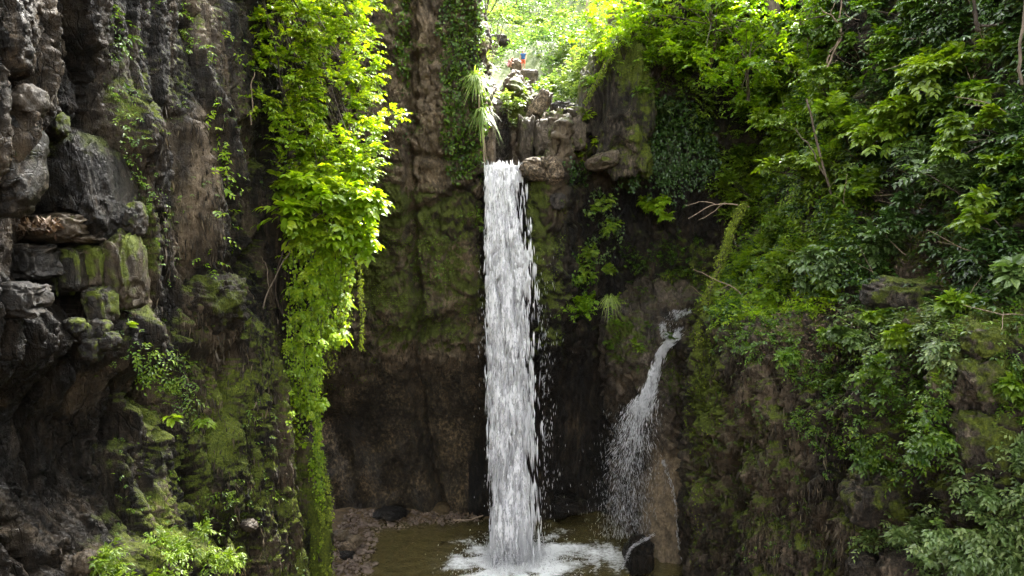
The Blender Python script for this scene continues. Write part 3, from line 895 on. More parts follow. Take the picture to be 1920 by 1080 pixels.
def limbs(f, root, cs, r0, seed, frac=.5):
    r = np.random.default_rng(seed)
    cs = list(cs); r.shuffle(cs)
    for c in cs[:max(2, int(len(cs) * frac))]:
        L = np.linalg.norm(c - root)
        f.twig(curve_pts([root, root * .6 + c * .4 + UP * .10 * L, root * .2 + c * .8 + UP * .07 * L, c], 9, .012 * L, int(r.integers(1e6))), [r0 * r.uniform(.5, 1), .006])

# the overhanging tree at the top
f = Fol()
poly = [(462, -60), (690, -60), (700, 40), (688, 110), (712, 150), (742, 225), (728, 290), (690, 335), (640, 350), (560, 350), (505, 290), (480, 190), (470, 90)]
yn = lambda x, y: 24.2 + (x - 460) * .006; yf_ = lambda x, y: 27.5 + (x - 460) * .010
cs = mass(f, poly, 245, yn, yf_, .60, 12, 7, .195, 31, tint=.60, ratio=.62, droop=.35, tvar=.26)
root = at(470, -120, 27.0)
limbs(f, root, cs, .06, 5, .22)
b = root
e = empty('overhanging_tree', b, 'sunlit lime green leafy tree hanging over the left cliff edge beside the back wall', 'tree')
f.build_leaves('crown', M['vine'], 'mid', e).location = tuple(-b)
f.build_twigs('limb', M['bark_dark'], e).location = tuple(-b)
f2 = Fol(); f2.twig(curve_pts([at(430, 120, 26.5), at(452, 20, 26.6), root, at(500, -260, 26.5)], 14, .03, 3), [.16, .10])
f2.build_twigs('trunk', M['bark'], e, sides=8).location = tuple(-b)

# broad-leaved shrub below it
f = Fol()
poly = [(520, 340), (640, 330), (722, 372), (700, 395), (640, 410), (695, 455), (680, 475), (600, 470), (545, 455), (520, 420)]
cs = mass(f, poly, 60, lambda x, y: 24, lambda x, y: 26.2, .6, 9, 6, .36, 32, tint=.62, ratio=.62, droop=.3, axis=(.5, -.35, .5))
root = at(560, 640, 26.2)
limbs(f, root, cs, .035, 6, .25)
c2 = at(500, 385, 23.8)
sprigs(f, np.stack([at(545, 390, 24), at(550, 385, 24.2), at(540, 405, 24)]), np.array([(-1, -.3, .25), (-1, -.2, .1), (-.9, -.3, -.05)]), 1.1, 6, .42, tint=.6, ratio=.5, twigs=True)
f.twig(curve_pts([at(560, 640, 26), at(520, 560, 25), at(532, 470, 24.5), at(600, 400, 24.5)], 12, .04, 2), [.05, .02])
e = empty('broadleaf_shrub', root, 'lime green shrub with large leaves reaching out below the overhanging tree', 'shrub')
f.build_leaves('foliage', M['vine'], 'broad', e).location = tuple(-root)
f.build_twigs('stem', M['bark_dark'], e).location = tuple(-root)

# creeper curtains under the shrub
curt = [
    ('creeper_curtain', [(540, 440), (650, 440), (655, 560), (640, 640), (600, 660), (556, 650), (542, 560)], 84, .40, .155, 'thick lime green creeper curtain hanging below the large leaved shrub', 24.6, 26.6, .6),
    ('creeper_curtain', [(536, 600), (598, 600), (604, 700), (612, 760), (575, 775), (535, 740)], 38, .32, .12, 'narrower creeper curtain on the cliff edge, ending at its mossy rim', 24.6, 26.0, .55),
]
for k, (nm, poly, n, rd, sz, lb, y0, y1, tn) in enumerate(curt):
    f = Fol()
    cs = mass(f, poly, n, lambda x, y: y0, lambda x, y: y1, rd, 11, 8, sz, 41 + k, axis=(.25, -.5, -.1), tint=tn, ratio=.7, droop=.5)
    b = at((poly[0][0] + poly[1][0]) / 2, poly[0][1], (y0 + y1) / 2)
    for q in range(16):
        x = np.interp(q, [0, 15], [poly[0][0], poly[1][0]])
        vine(f, [at(x, poly[0][1] - 20, y0 + .5), at(x + 4, poly[0][1] + 70, y0 + .3), at(x + r.normal() * 8, poly[0][1] + r.uniform(120, 240), y0 + .3)], 60, sz, .07, (.3, -1, .1), r, tn)
    e = empty(nm, b, lb, 'creeper')
    f.build_leaves('foliage', M['vine'], 'small', e).location = tuple(-b)
    f.build_twigs('stem', M['bark_dark'], e).location = tuple(-b)

# thin mossy streamers
for k, (x0, y0, x1, y1, n, lb) in enumerate([
    (668, 455, 678, 655, 620, 'long thin mossy streamer hanging free below the bright shrub'),
    (652, 500, 645, 640, 500, 'mossy streamer hanging close beside the creeper curtain'),
    (632, 560, 612, 700, 520, 'tapering mossy streamer along the right rim of the creeper curtain')]):
    f = Fol()
    Y = 26.8 - k * .3
    vine(f, [at(x0, y0 - 40, Y), at(x0, y0, Y), at((x0 + x1) / 2, (y0 + y1) / 2, Y), at(x1, y1, Y)], n, .11, .05 + .05 * k, (.2, -1, .2), r, .7, .12, .5, .03)
    b = at(x0, y0, Y)
    e = empty('hanging_streamer', b, lb, 'creeper')
    f.build_leaves('foliage', M['mossleaf'], 'small', e).location = tuple(-b)
    f.build_twigs('stem', M['stem'], e).location = tuple(-b)

# moss rim down the cliff corner
f = Fol()
P, N = WL.pick([(592, 740), (612, 740), (622, 1120), (600, 1120), (592, 900)], 4500, 3, 9, patchy(1.6, -.1, .3, 9, .02))
scatter_leaves(f, P, N, .09, r, .5, .25, .6, .24)
P, N = WL.pick([(540, 690), (604, 680), (612, 900), (570, 880), (545, 800)], 1800, 4, 14, patchy(.9, -.1, .4, 4))
scatter_leaves(f, P, N, .10, r, .5, .2, .6, .14)
stuff(f, 'moss', 'mossleaf', 'small', 'bright yellow green moss down the corner of the left cliff')

f = Fol()
for q_ in range(9):
    x0 = r.uniform(588, 606); y0 = r.uniform(700, 900)
    vine(f, [at(x0, y0, 26.0), at(x0 + 3, y0 + 60, 25.9), at(x0 + r.normal() * 4, y0 + r.uniform(90, 200), 25.9)], 150, .12, .06, (.4, -1, .2), r, .5, .2)
b = at(600, 720, 25.9)
e = empty('trailing_creeper', b, 'trailing strands of small lime leaves running down the mossy cliff corner', 'creeper')
f.build_leaves('foliage', M['vine'], 'small', e).location = tuple(-b)
f.build_twigs('stem', M['bark_dark'], e).location = tuple(-b)

# shrubs and ferns lower left
f = Fol()
P, N = WL.pick([(530, 690), (600, 740), (608, 860), (590, 880), (540, 800)], 60, 5, 10)
sprigs(f, P, N * .6 + np.array([.3, -.5, .2]), .5, 7, .15, tint=.55, ratio=.7, r=r)
b = P.mean(0)
e = empty('creeper', b, 'lime creeper patch on the cliff corner above the mossy rim', 'creeper')
f.build_leaves('foliage', M['vine'], 'small', e).location = tuple(-b)

def fern(name, W, px, py, n, L, label, mat='green', tint=.6, seed=0, K=16, size=.13, axis=None, spread=.55, group=None, droop=.45):
    r = np.random.default_rng(seed + 900)
    P, N = on_face(W, px, py)
    ax = nrm(N * .6 + UP * .7) if axis is None else np.asarray(axis)
    e = empty(name, P, label, 'fern', group)
    d = dirs(n, ax, spread, r)
    for k in range(n):
        f = Fol()
        sprigs(f, (P - N * .03)[None], d[k][None], L * r.uniform(.7, 1.15), K, size, UP, droop=droop, ang=74, ratio=.34, tint=tint + r.normal() * .08, tvar=.08, r=r, jit=.12, twigs=True,
               profile=lambda t: np.sin(np.clip(t * .9 + .12, 0, 1) * np.pi) ** .7 + .1)
        o = f.build_leaves('frond', M[mat], 'small', e); o.location = tuple(-P)
        s_ = f.build_twigs('rib', M['stem'], o, sides=3)
    return e

# bright herb patch at the bottom left
lab = ['leftmost clump of the bright herb patch at the foot of the left cliff', 'tall middle clump of the bright herb patch at the foot of the left cliff',
       'rightmost leaf clump of the herb patch at the foot of the left cliff', 'low front clump of the herb patch at the bottom edge of the left cliff']
for k, (x, y, n, rd) in enumerate([(215, 1050, 110, .7), (310, 1030, 130, .85), (395, 1035, 100, .65), (290, 1075, 100, .7)]):
    P, N = on_face(WL, x, y + 15)
    shrub('herb', P, rd * .7, lab[k], 'herb', 'green', None, n, 7, .14, .42, nrm(N * .8 + UP * .6), .85, .14, 'mid', .7, 5, 60 + k)
P, N = on_face(WL, 300, 790)
shrub('seedling', P, .45, 'young plant with broad shining leaves growing from a hollow in the left cliff', 'plant', 'green', None, 3, 4, .34, .55, nrm(N + UP * .2), .9, .08, 'broad', .35, 1, 66, tip=at(318, 785, P[1] - .3))
P, N = on_face(WL, 372, 790)
shrub('seedling', P, .45, 'small leafy sprig reaching right from the left cliff below the creeping patch', 'plant', 'green', None, 3, 5, .28, .5, nrm(N + UP * .2), .85, .08, 'broad', .4, 1, 67, tip=at(378, 782, P[1] - .3))
P, N = on_face(WL, 236, 618)
shrub('seedling', P, .2, 'single bright sprout on the ledge of piled stones in the left cliff', 'plant', 'green', None, 3, 3, .22, .6, nrm(N + UP * .4), .95, .05, 'broad', .3, 1, 68, tip=at(236, 612, P[1] - .1))
P, N = on_face(WL, 168, 548)
shrub('seedling', P, .2, 'tiny bright sprout under the square mossy block in the left cliff', 'plant', 'lime', None, 2, 6, .13, .4, nrm(N + UP * .1), .6, .05, 'mid', .3, 1, 69, tip=at(170, 550, P[1] - .1))

for k, (poly, n, size, lb, mt, tn) in enumerate([
    ([(255, 640), (310, 650), (350, 690), (368, 750), (330, 770), (290, 720), (262, 700)], 170, .12, 'leafy creeping patch on the ledge around the hollow in the left cliff', 'green', .62),
    ([(205, 165), (245, 150), (275, 240), (300, 330), (292, 400), (262, 420), (235, 330), (215, 250)], 130, .10, 'sparse creeper of small leaves down the mossy shoulder beside the largest boulder', 'green', .5),
    ([(205, 20), (240, 20), (250, 90), (215, 110)], 30, .12, 'small creeper near the top of the left cliff above the mossy shoulder', 'green', .5),
    ([(318, 0), (350, 10), (390, 100), (375, 130), (340, 60)], 30, .12, 'thin creeper on a dangling root high on the left cliff', 'green', .65),
    ([(384, 185), (410, 195), (438, 290), (430, 370), (405, 340), (400, 260)], 75, .17, 'bright creeper strand down the right side of the pale split pillar', 'lime', .6),
    ([(395, 395), (428, 400), (425, 450), (395, 450)], 12, .16, 'small bright tuft at the foot of the pale split pillar', 'lime', .55),
    ([(370, 470), (400, 475), (400, 520), (372, 510)], 8, .14, 'tiny bright tuft on the right face of the pale pillar, lowest one', 'lime', .5),
    ([(425, 60), (480, 40), (490, 190), (430, 170)], 34, .15, 'loose bright sprigs at the upper edge of the left cliff beside the overhanging tree', 'lime', .55),
    ([(455, 760), (500, 700), (520, 800), (520, 960), (470, 960)], 60, .10, 'scattered small ferns on the fluted lower part of the left cliff', 'green', .7),
    ([(360, 930), (440, 900), (440, 980), (400, 1000)], 34, .13, 'little leafy sprays above the herb patch on the left cliff', 'green', .75)]):
    f = Fol()
    face_cover(WL, poly, n, .38 * size / .13, 6, size, 70 + k, f, .8, .1, tint=tn, ratio=.5, rag=8, droop=.4)
    P, N = WL.pick(poly, 10, 1, 4); b = P.mean(0)
    e = empty('creeping_plant', b, lb, 'creeper')
    f.build_leaves('foliage', M[mt], 'small', e).location = tuple(-b)

# ground cover on the left cliff
f = Fol()
face_cover(WL, [(180, 560), (540, 560), (600, 1080), (200, 1080)], 420, .16, 5, .06, 90, f, .7, .3, patchy(.8, .1, .4, 3), 10, tint=.5, ratio=.6)
face_cover(WL, [(190, 0), (520, 0), (540, 560), (200, 560)], 380, .16, 5, .07, 91, f, .7, -.1, patchy(.7, .0, .4, 6), 10, tint=.5, ratio=.6)
stuff(f, 'ground_cover', 'green', 'small', 'small herbs and mosses scattered over the left cliff')

# dry fibres and dead moss hanging on the rock
f = Fol()
for W_, poly, n, sd in ((WL, [(300, 560), (540, 560), (606, 1080), (380, 1080), (360, 800)], 3200, 701), (WL, [(300, 180), (430, 180), (430, 540), (300, 540)], 900, 702),
                        (WR, [(1310, 640), (1420, 660), (1600, 760), (1620, 1080), (1310, 1080)], 5200, 703), (WB, [(600, 600), (905, 600), (905, 700), (620, 780)], 900, 704)):
    P, N = W_.pick(poly, n, sd, 16, patchy(1.3, -.2, .3, sd, .05))
    rq = np.random.default_rng(sd)
    f.leaves(P + N * .03, nrm(-UP + N * .12 + rq.normal(size=(n, 3)) * .16), nrm(N + rq.normal(size=(n, 3)) * .4), rq.uniform(.12, .42, n), np.clip(rq.beta(1.2, 2.2, n), 0, 1), .13)
stuff(f, 'root_fibres', 'fibre', 'small', 'dry root fibres and dead moss hanging on the damp rock of both cliffs')
# ================================================================== back wall plants
def wall_ivy(W, poly, n, size, seed, label, mat='dark', tint=.55, kind='small', off=.18, name='ivy', rag=10, extra=0, tvar=.2, dens=None):
    r = np.random.default_rng(seed)
    f = Fol()
    P, N = W.pick(poly, n, seed, rag, dens)
    scatter_leaves(f, P, N, size, r, tint, tvar, .8, off, .8, .4)
    if extra:
        face_cover(W, poly, extra, .3, 6, size, seed + 1, f, .8, .0, dens, rag, tint=tint + .1, ratio=.75, droop=.4)
    b = P.mean(0)
    e = empty(name, b, label, 'ivy')
    f.build_leaves('foliage', M[mat], kind, e).location = tuple(-b)
    return e
wall_ivy(WB, [(828, -60), (898, -60), (905, 100), (915, 230), (898, 335), (850, 345), (838, 290), (826, 150)], 5600, .15, 101, 'dense glossy ivy column down the back wall beside the falls', 'green', .42, extra=250)
wall_ivy(WB, [(743, -60), (764, -60), (768, 90), (762, 160), (746, 155), (742, 60)], 620, .16, 102, 'narrow strand of ivy hanging down the middle of the back wall', 'green', .5)
wall_ivy(WB, [(655, -60), (695, -60), (695, 20), (670, 25)], 250, .16, 103, 'dark ivy patch at the top of the back wall beside the lime tree', 'dark', .5)
wall_ivy(WB, [(862, 395), (890, 385), (912, 370), (912, 440), (885, 430)], 90, .17, 104, 'small light green ivy patch on the wall close left of the falling water', 'green', .6, extra=12)
wall_ivy(WB, [(745, 160), (775, 160), (778, 240), (750, 330)], 60, .13, 105, 'few ivy leaves below the narrow strand on the back wall', 'dark', .5)
wall_ivy(WB, [(755, 455), (880, 430), (860, 500), (830, 540), (755, 520)], 160, .11, 106, 'tiny leaved creeper on the mossy middle of the back wall', 'green', .5)

# moss fuzz on the back wall
f = Fol()
P, N = WB.pick([(670, 400), (905, 380), (915, 560), (850, 640), (700, 620), (670, 520)], 6500, 107, 20, patchy(.8, -.15, .3, 2))
scatter_leaves(f, P, N, .06, rng, .25, .18, .8, .05)
P, N = WB.pick([(560, 600), (690, 560), (700, 700), (600, 760)], 900, 108, 12, patchy(1, 0, .4, 2))
scatter_leaves(f, P, N, .07, rng, .3, .2, .8, .05)
P, N = WC.pick([(1000, 320), (1060, 340), (1060, 640), (1010, 640)], 1300, 109, 12, patchy(1, 0, .4, 2))
scatter_leaves(f, P, N, .06, rng, .25, .2, .8, .05)
P, N = WC.pick([(1235, 515), (1330, 495), (1325, 565), (1250, 575)], 2200, 110, 10, patchy(1.2, -.3, .2, 2))
scatter_leaves(f, P, N, .07, rng, .45, .2, .8, .06)
stuff(f, 'moss', 'mossleaf', 'small', 'short green moss on the back wall either side of the falls')

# grass tuft on the ivy column
def grass_tuft(px, py, Y, n, L, label, tint=.55, seed=0, droop=.8, spread=.6, axis=(0, -.5, .5), mat='grassb', width=.018):
    r = np.random.default_rng(seed + 300)
    base = at(px, py, Y)
    D = dirs(n, axis, spread, r)
    ln = L * r.uniform(.6, 1.15, n)
    K = 6
    t = np.linspace(0, 1, K)
    P = base + r.normal(size=(n, 1, 3)) * .06 + D[:, None] * (ln[:, None] * t)[..., None] - UP * ((ln * droop * r.uniform(.7, 1.3, n))[:, None] * t ** 2)[..., None]
    S = nrm(np.cross(D, UP))[:, None] * (width * np.array([1, 1, .9, .75, .5, .08]))[None, :, None]
    V = np.concatenate([P - S, P + S], 1)
    i = np.arange(K - 1)
    q = np.stack([i, i + 1, i + 1 + K, i + K], -1)
    F = (q[None] + (np.arange(n) * 2 * K)[:, None, None]).reshape(-1, 4)
    tn = np.repeat(np.clip(tint + r.normal(size=n) * .2, 0, 1), 2 * K)
    e = empty('grass_tuft', base, label, 'grass tuft')
    mesh_obj('blade', V.reshape(-1, 3), F, M[mat], e, {'tint': tn}).location = tuple(-base)
    tag(e.children[0], kind='stuff')
    return e
grass_tuft(893, 150, 34.8, 260, 1.15, 'drooping bright grass tuft on the wall corner above the falls', .7, 1)
grass_tuft(905, 215, 35.0, 90, 1.3, 'long thin grass hanging below the corner grass tuft', .5, 2, 1.0)
grass_tuft(905, 115, 36.6, 130, 1.1, 'pale tall grass growing on the ledge beside the two people', .85, 3, .55, .5, (0.2, -.3, 1))
grass_tuft(1143, 560, 35.2, 90, 1.0, 'straw coloured grass tuft beside the round green shrub right of the falls', .95, 4, .9)
# root hanging beside the falls
f = Fol(); L = [at(898, 180, 35.0), at(903, 240, 34.9), at(909, 305, 34.8)]
f.twig(curve_pts(L, 12, .03, 4), [.06, .045]); f.twig(curve_pts([at(905, 205, 34.9), at(908, 260, 34.8), at(912, 300, 34.8)], 9, .02, 8), [.03, .02])
tag(f.build_twigs('hanging_root', M['deadwood'], None, L[0], 6), 'pale root hanging down the wall corner to the lip of the falls', 'root')

# ================================================================== right of the falls
# dark ivy hanging over the recess
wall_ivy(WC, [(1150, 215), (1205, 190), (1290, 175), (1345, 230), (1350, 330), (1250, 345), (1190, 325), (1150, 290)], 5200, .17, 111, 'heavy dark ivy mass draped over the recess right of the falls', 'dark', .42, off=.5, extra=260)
f = Fol()
for k in range(26):
    x = r.uniform(1155, 1330); y = r.uniform(255, 300)
    vine(f, [at(x, y, 37.2), at(x + 3, y + 40, 36.8), at(x + r.normal() * 5, y + r.uniform(50, 105), 36.7)], 60, .15, .09, (0, -1, 0), r, .4)
b = at(1240, 300, 36.5)
e = empty('ivy', b, 'loose lower fringe of ivy strands hanging into the dark recess', 'ivy')
f.build_leaves('foliage', M['dark'], 'small', e).location = tuple(-b)
f.build_twigs('stem', M['bark_dark'], e).location = tuple(-b)
wall_ivy(WC, [(1065, 300), (1115, 300), (1105, 345), (1070, 340)], 260, .16, 112, 'dark ivy cushion under the yellow green shrub on the ledge', 'dark', .5)
wall_ivy(WC, [(1105, 360), (1150, 350), (1172, 420), (1165, 470), (1120, 500), (1095, 470)], 420, .15, 113, 'trailing light green climber on the dark wall right of the falls', 'grey', .45, off=.3, dens=patchy(1.2, -.1, .3, 5), extra=40)
wall_ivy(WC, [(1070, 470), (1110, 465), (1118, 540), (1075, 540)], 300, .15, 114, 'climber strand just above the round green shrub', 'green', .45, off=.3, extra=20)

def W_shrub(W, px, py, dy, rad, label, **k):
    P, N = on_face(W, px, py)
    tip = at(px, py + dy, P[1] - rad * .6)
    k.setdefault('axis', nrm(N * .6 + UP * .6))
    return shrub(k.pop('name', 'shrub'), P, rad, label, k.pop('cat', 'shrub'), tip=tip, **k)
c_ = at(1090, 572, 35.6)
shrub('shrub', c_ + np.array([0, 1.0, -.4]), 1.1, 'round light green shrub clinging to the dark wall right of the falls', 'shrub', 'lime', None, 150, 8, .17, .6, (0, -.5, .7), .45, .2, 'mid', .7, 11, 121, tip=c_)
for k, (x, y, rd) in enumerate([(1128, 385, .55), (1145, 425, .5), (1112, 470, .5), (1098, 510, .5), (1140, 500, .4)]):
    c_ = at(x, y, 36.6)
    shrub('climbing_plant', c_ + np.array([0, .9, -.2]), rd, ['climbing plant highest on the dark wall right of the falls', 'climbing plant second from the top on the dark wall right of the falls', 'climbing plant midway between ledge and round green shrub',
          'climbing plant directly above the round green shrub', 'small climbing plant right of the others on the dark wall'][k], 'climber', 'green', None, 60, 7, .16, .75, (0, -.7, .2), .85, .2, 'mid', .9, 6, 740 + k, tip=c_)
W_shrub(WC, 1095, 300, -25, .8, 'yellow green shrub with big leaves at the rim of the recess', mat='lime', n=70, K=6, size=.26, ratio=.5, tint=.8, clumps=7, seed=122)
W_shrub(WC, 1095, 232, -15, .6, 'bright upright shrub on the ledge between falls and ivy mass', mat='lime', n=46, K=6, size=.22, ratio=.5, tint=.85, clumps=5, seed=123)
W_shrub(WC, 1215, 200, 0, .7, 'pale leaved shrub at the top corner of the dark ivy mass', mat='grey', n=60, K=6, size=.24, ratio=.6, tint=.7, clumps=6, seed=124)
W_shrub(WD, 962, 195, 0, .7, 'pale shrub on the stepped rock right of the water chute', mat='grey', n=90, K=6, size=.19, ratio=.6, tint=.9, clumps=7, seed=125)
W_shrub(WD, 960, 235, 0, .4, 'small shrub lower on the stepped rock beside the chute', mat='grey', n=30, K=6, size=.17, ratio=.6, tint=.8, clumps=3, seed=126)
W_shrub(WD, 1008, 222, 0, .35, 'little white flecked shrub on the slanting rock above the lip boulder', mat='grey', n=20, K=5, size=.17, ratio=.6, tint=.95, clumps=3, seed=127)
W_shrub(WD, 985, 165, 0, .35, 'green tuft near the top of the stepped rock below the people', mat='green', n=24, K=6, size=.16, ratio=.6, tint=.8, clumps=3, seed=128)
for k, (x, y, rd, tn, lb) in enumerate([
    (1165, 620, .5, .6, 'green plant left of the stream on the mossy shoulder'),
    (1195, 655, .45, .8, 'yellow green plant low on the mossy shoulder, nearest the running water'),
    (1150, 655, .4, .45, 'darker small plant at the left end of the mossy shoulder'),
    (1210, 560, .5, .5, 'plant above the stream bend at the back of the shoulder'),
    (1180, 590, .45, .55, 'plant between the straw grass and the stream'),
    (1260, 640, .3, .5, 'small fern like plant right of the stream bend'),
    (1290, 730, .35, .5, 'low plant on the grey rock right of the cascade'),
    (1325, 610, .4, .65, 'bluish green plant where the stream enters beside the right cliff')]):
    W_shrub(WE if y > 600 else WC, x, y, -6, rd, lb, mat='green' if k != 7 else 'grey', n=34, K=7, size=.15, ratio=.5, tint=tn, clumps=4, seed=130 + k, name='plant', cat='plant')
f = Fol()
face_cover(WC, [(1180, 470), (1320, 440), (1320, 600), (1220, 600), (1190, 540)], 420, .45, 7, .13, 141, f, .6, .5, patchy(.8, -.2, .2, 5), 15, tint=.35, ratio=.5)
face_cover(WE, [(1150, 600), (1240, 600), (1210, 690), (1150, 700)], 150, .28, 6, .10, 142, f, .6, .5, patchy(1, 0, .3, 5), 15, tint=.5, ratio=.5)
face_cover(WE, [(1230, 660), (1310, 640), (1310, 790), (1240, 760)], 110, .22, 6, .09, 143, f, .6, .5, patchy(1, 0, .3, 7), 15, tint=.5, ratio=.5)
stuff(f, 'ground_cover', 'green', 'small', 'low plants round the stream above the small cascade')
f = Fol()
P, N = WE.pick([(1230, 650), (1310, 620), (1310, 720), (1240, 700)], 1200, 144, 12, patchy(1, 0, .4, 2)); scatter_leaves(f, P, N, .06, rng, .35, .2, .8, .05)
P, N = WR.pick([(1290, 610), (1345, 600), (1335, 850), (1305, 1080), (1290, 900)], 5200, 145, 10, patchy(1, -.3, .3, 2)); scatter_leaves(f, P, N, .06, rng, .4, .2, .8, .10)
P, N = WR.pick([(1790, 580), (1880, 580), (1890, 760), (1830, 900), (1780, 760)], 2400, 146, 15, patchy(1, -.1, .3, 2)); scatter_leaves(f, P, N, .035, rng, .2, .15, .8, .03)
stuff(f, 'moss', 'mossleaf', 'small', 'moss on the rim of the right cliff and beside the stream')

# ================================================================== right slope
fD = Fol(); fG = Fol(); fP = Fol()
EARTH = [(1640, 330), (1720, 330), (1770, 430), (1850, 560), (1690, 560), (1640, 440)]
def no_earth(g):
    return lambda P, px, py: g(P, px, py) * (1 - .85 * inpoly(px + 20 * fbm(P * 1.2, 2), py, EARTH))
slope = [(1290, -80), (2050, -80), (2050, 640), (1800, 600), (1560, 560), (1420, 560), (1340, 600), (1310, 560), (1370, 400), (1290, 300), (1240, 180)]
# light put into leaf colour: paler towards the gap, deep green at far right
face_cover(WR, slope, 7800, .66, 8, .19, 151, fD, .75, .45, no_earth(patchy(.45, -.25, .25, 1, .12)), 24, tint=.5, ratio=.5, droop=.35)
face_cover(WR, [(1290, 60), (1420, -40), (1560, 100), (1640, 300), (1620, 460), (1480, 540), (1350, 590), (1320, 560), (1380, 400), (1290, 300)], 4200, .66, 8, .19, 152, fG, .8, .45,
           patchy(.5, -.25, .2, 4, .1), 24, tint=.8, ratio=.5, droop=.35)
face_cover(WC, [(1230, -80), (1500, -80), (1480, 300), (1380, 420), (1330, 330), (1290, 190), (1200, 160), (1150, 60)], 2800, .7, 8, .2, 153, fG, .8, .4, patchy(.5, -.25, .2, 4, .1), 20, tint=.8, ratio=.5, droop=.35)
for k, (poly, n, sz, tn, ff) in enumerate([
    ([(1560, 560), (1800, 590), (1860, 640), (1760, 680), (1600, 660)], 620, .15, .6, 'P'),
    ([(1340, 600), (1500, 590), (1620, 680), (1560, 760), (1440, 690), (1360, 660)], 520, .13, .45, 'G'),
    ([(1560, 690), (1760, 700), (1790, 830), (1700, 900), (1560, 860), (1480, 780)], 900, .12, .45, 'G'),
    ([(1600, 960), (1820, 960), (1950, 900), (1950, 1120), (1640, 1120)], 900, .14, .6, 'P'),
    ([(1800, 870), (1950, 820), (1950, 960), (1840, 960)], 220, .13, .55, 'P'),
    ([(1780, 600), (1950, 560), (1950, 720), (1860, 700)], 200, .11, .5, 'G'),
    ([(1880, 690), (1950, 700), (1950, 800), (1890, 790)], 90, .12, .5, 'G'),
    ([(1320, 700), (1560, 720), (1560, 1080), (1320, 1080)], 320, .08, .4, 'G')]):
    face_cover(WR, poly, n, sz * 3, 7, sz, 161 + k, {'P': fP, 'G': fG}[ff], .8, .4, patchy(1.0, -.2, .25, k, .1), 20, tint=tn, ratio=.5, droop=.35)
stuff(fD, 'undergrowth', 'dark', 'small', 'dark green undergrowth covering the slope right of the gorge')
stuff(fG, 'ground_cover', 'green', 'small', 'fresh green undergrowth on the slope and along its ledges')
stuff(fP, 'herbs', 'grey', 'small', 'pale green herbs on the ledges of the right cliff')
f = Fol()
P, N = WR.pick([(1380, 560), (1560, 550), (1640, 640), (1500, 700), (1400, 640)], 2200, 171, 15); scatter_leaves(f, P, N, .11, rng, .5, .25, .4, .06, .1, .8)
P, N = WR.pick([(1640, 330), (1720, 330), (1800, 480), (1860, 560), (1700, 560), (1620, 420)], 2600, 172, 15); scatter_leaves(f, P, N, .11, rng, .4, .25, .4, .06, .1, .8)
stuff(f, 'leaf_litter', 'litter', 'small', 'brown dead leaves on the ledge and the path of the right slope')

f = Fol()
face_cover(WR, [(1320, 470), (1420, 430), (1560, 470), (1640, 540), (1560, 590), (1420, 590), (1330, 600)], 1300, .55, 8, .16, 181, f, .8, .5, patchy(.6, -.3, .15, 4, .1), 20, tint=.75, ratio=.5, droop=.35)
face_cover(WR, [(1300, -60), (1560, -60), (1560, 120), (1480, 300), (1400, 420), (1330, 330)], 1100, .7, 8, .21, 182, f, .8, .5, patchy(.6, -.3, .15, 8, .1), 20, tint=.55, ratio=.5, droop=.35)
stuff(f, 'ground_cover', 'lime', 'small', 'lime green undergrowth on the left part of the right slope')

f = Fol(); rq = np.random.default_rng(190)
P, N = WR.pick(slope, 150, 191, 20)
for p_, n_ in zip(P, N):
    d_ = nrm(n_ * .7 + UP * rq.uniform(-.3, .7) + rq.normal(size=3) * .6); L_ = rq.uniform(.5, 1.7)
    m_ = p_ + d_ * L_ * .5 + rq.normal(size=3) * .12
    f.twig(curve_pts([p_, m_, p_ + d_ * L_ + rq.normal(size=3) * .15], 7, .02, int(rq.integers(1e6))), [.018, .005])
    f.twig(curve_pts([m_, m_ + nrm(d_ + rq.normal(size=3) * .7) * L_ * .45], 5, .015, int(rq.integers(1e6))), [.009, .004])
tag(f.build_twigs('twigs', M['deadwood'], None, None), 'bare brown twigs sticking out of the undergrowth on the right slope', None, None, 'stuff')

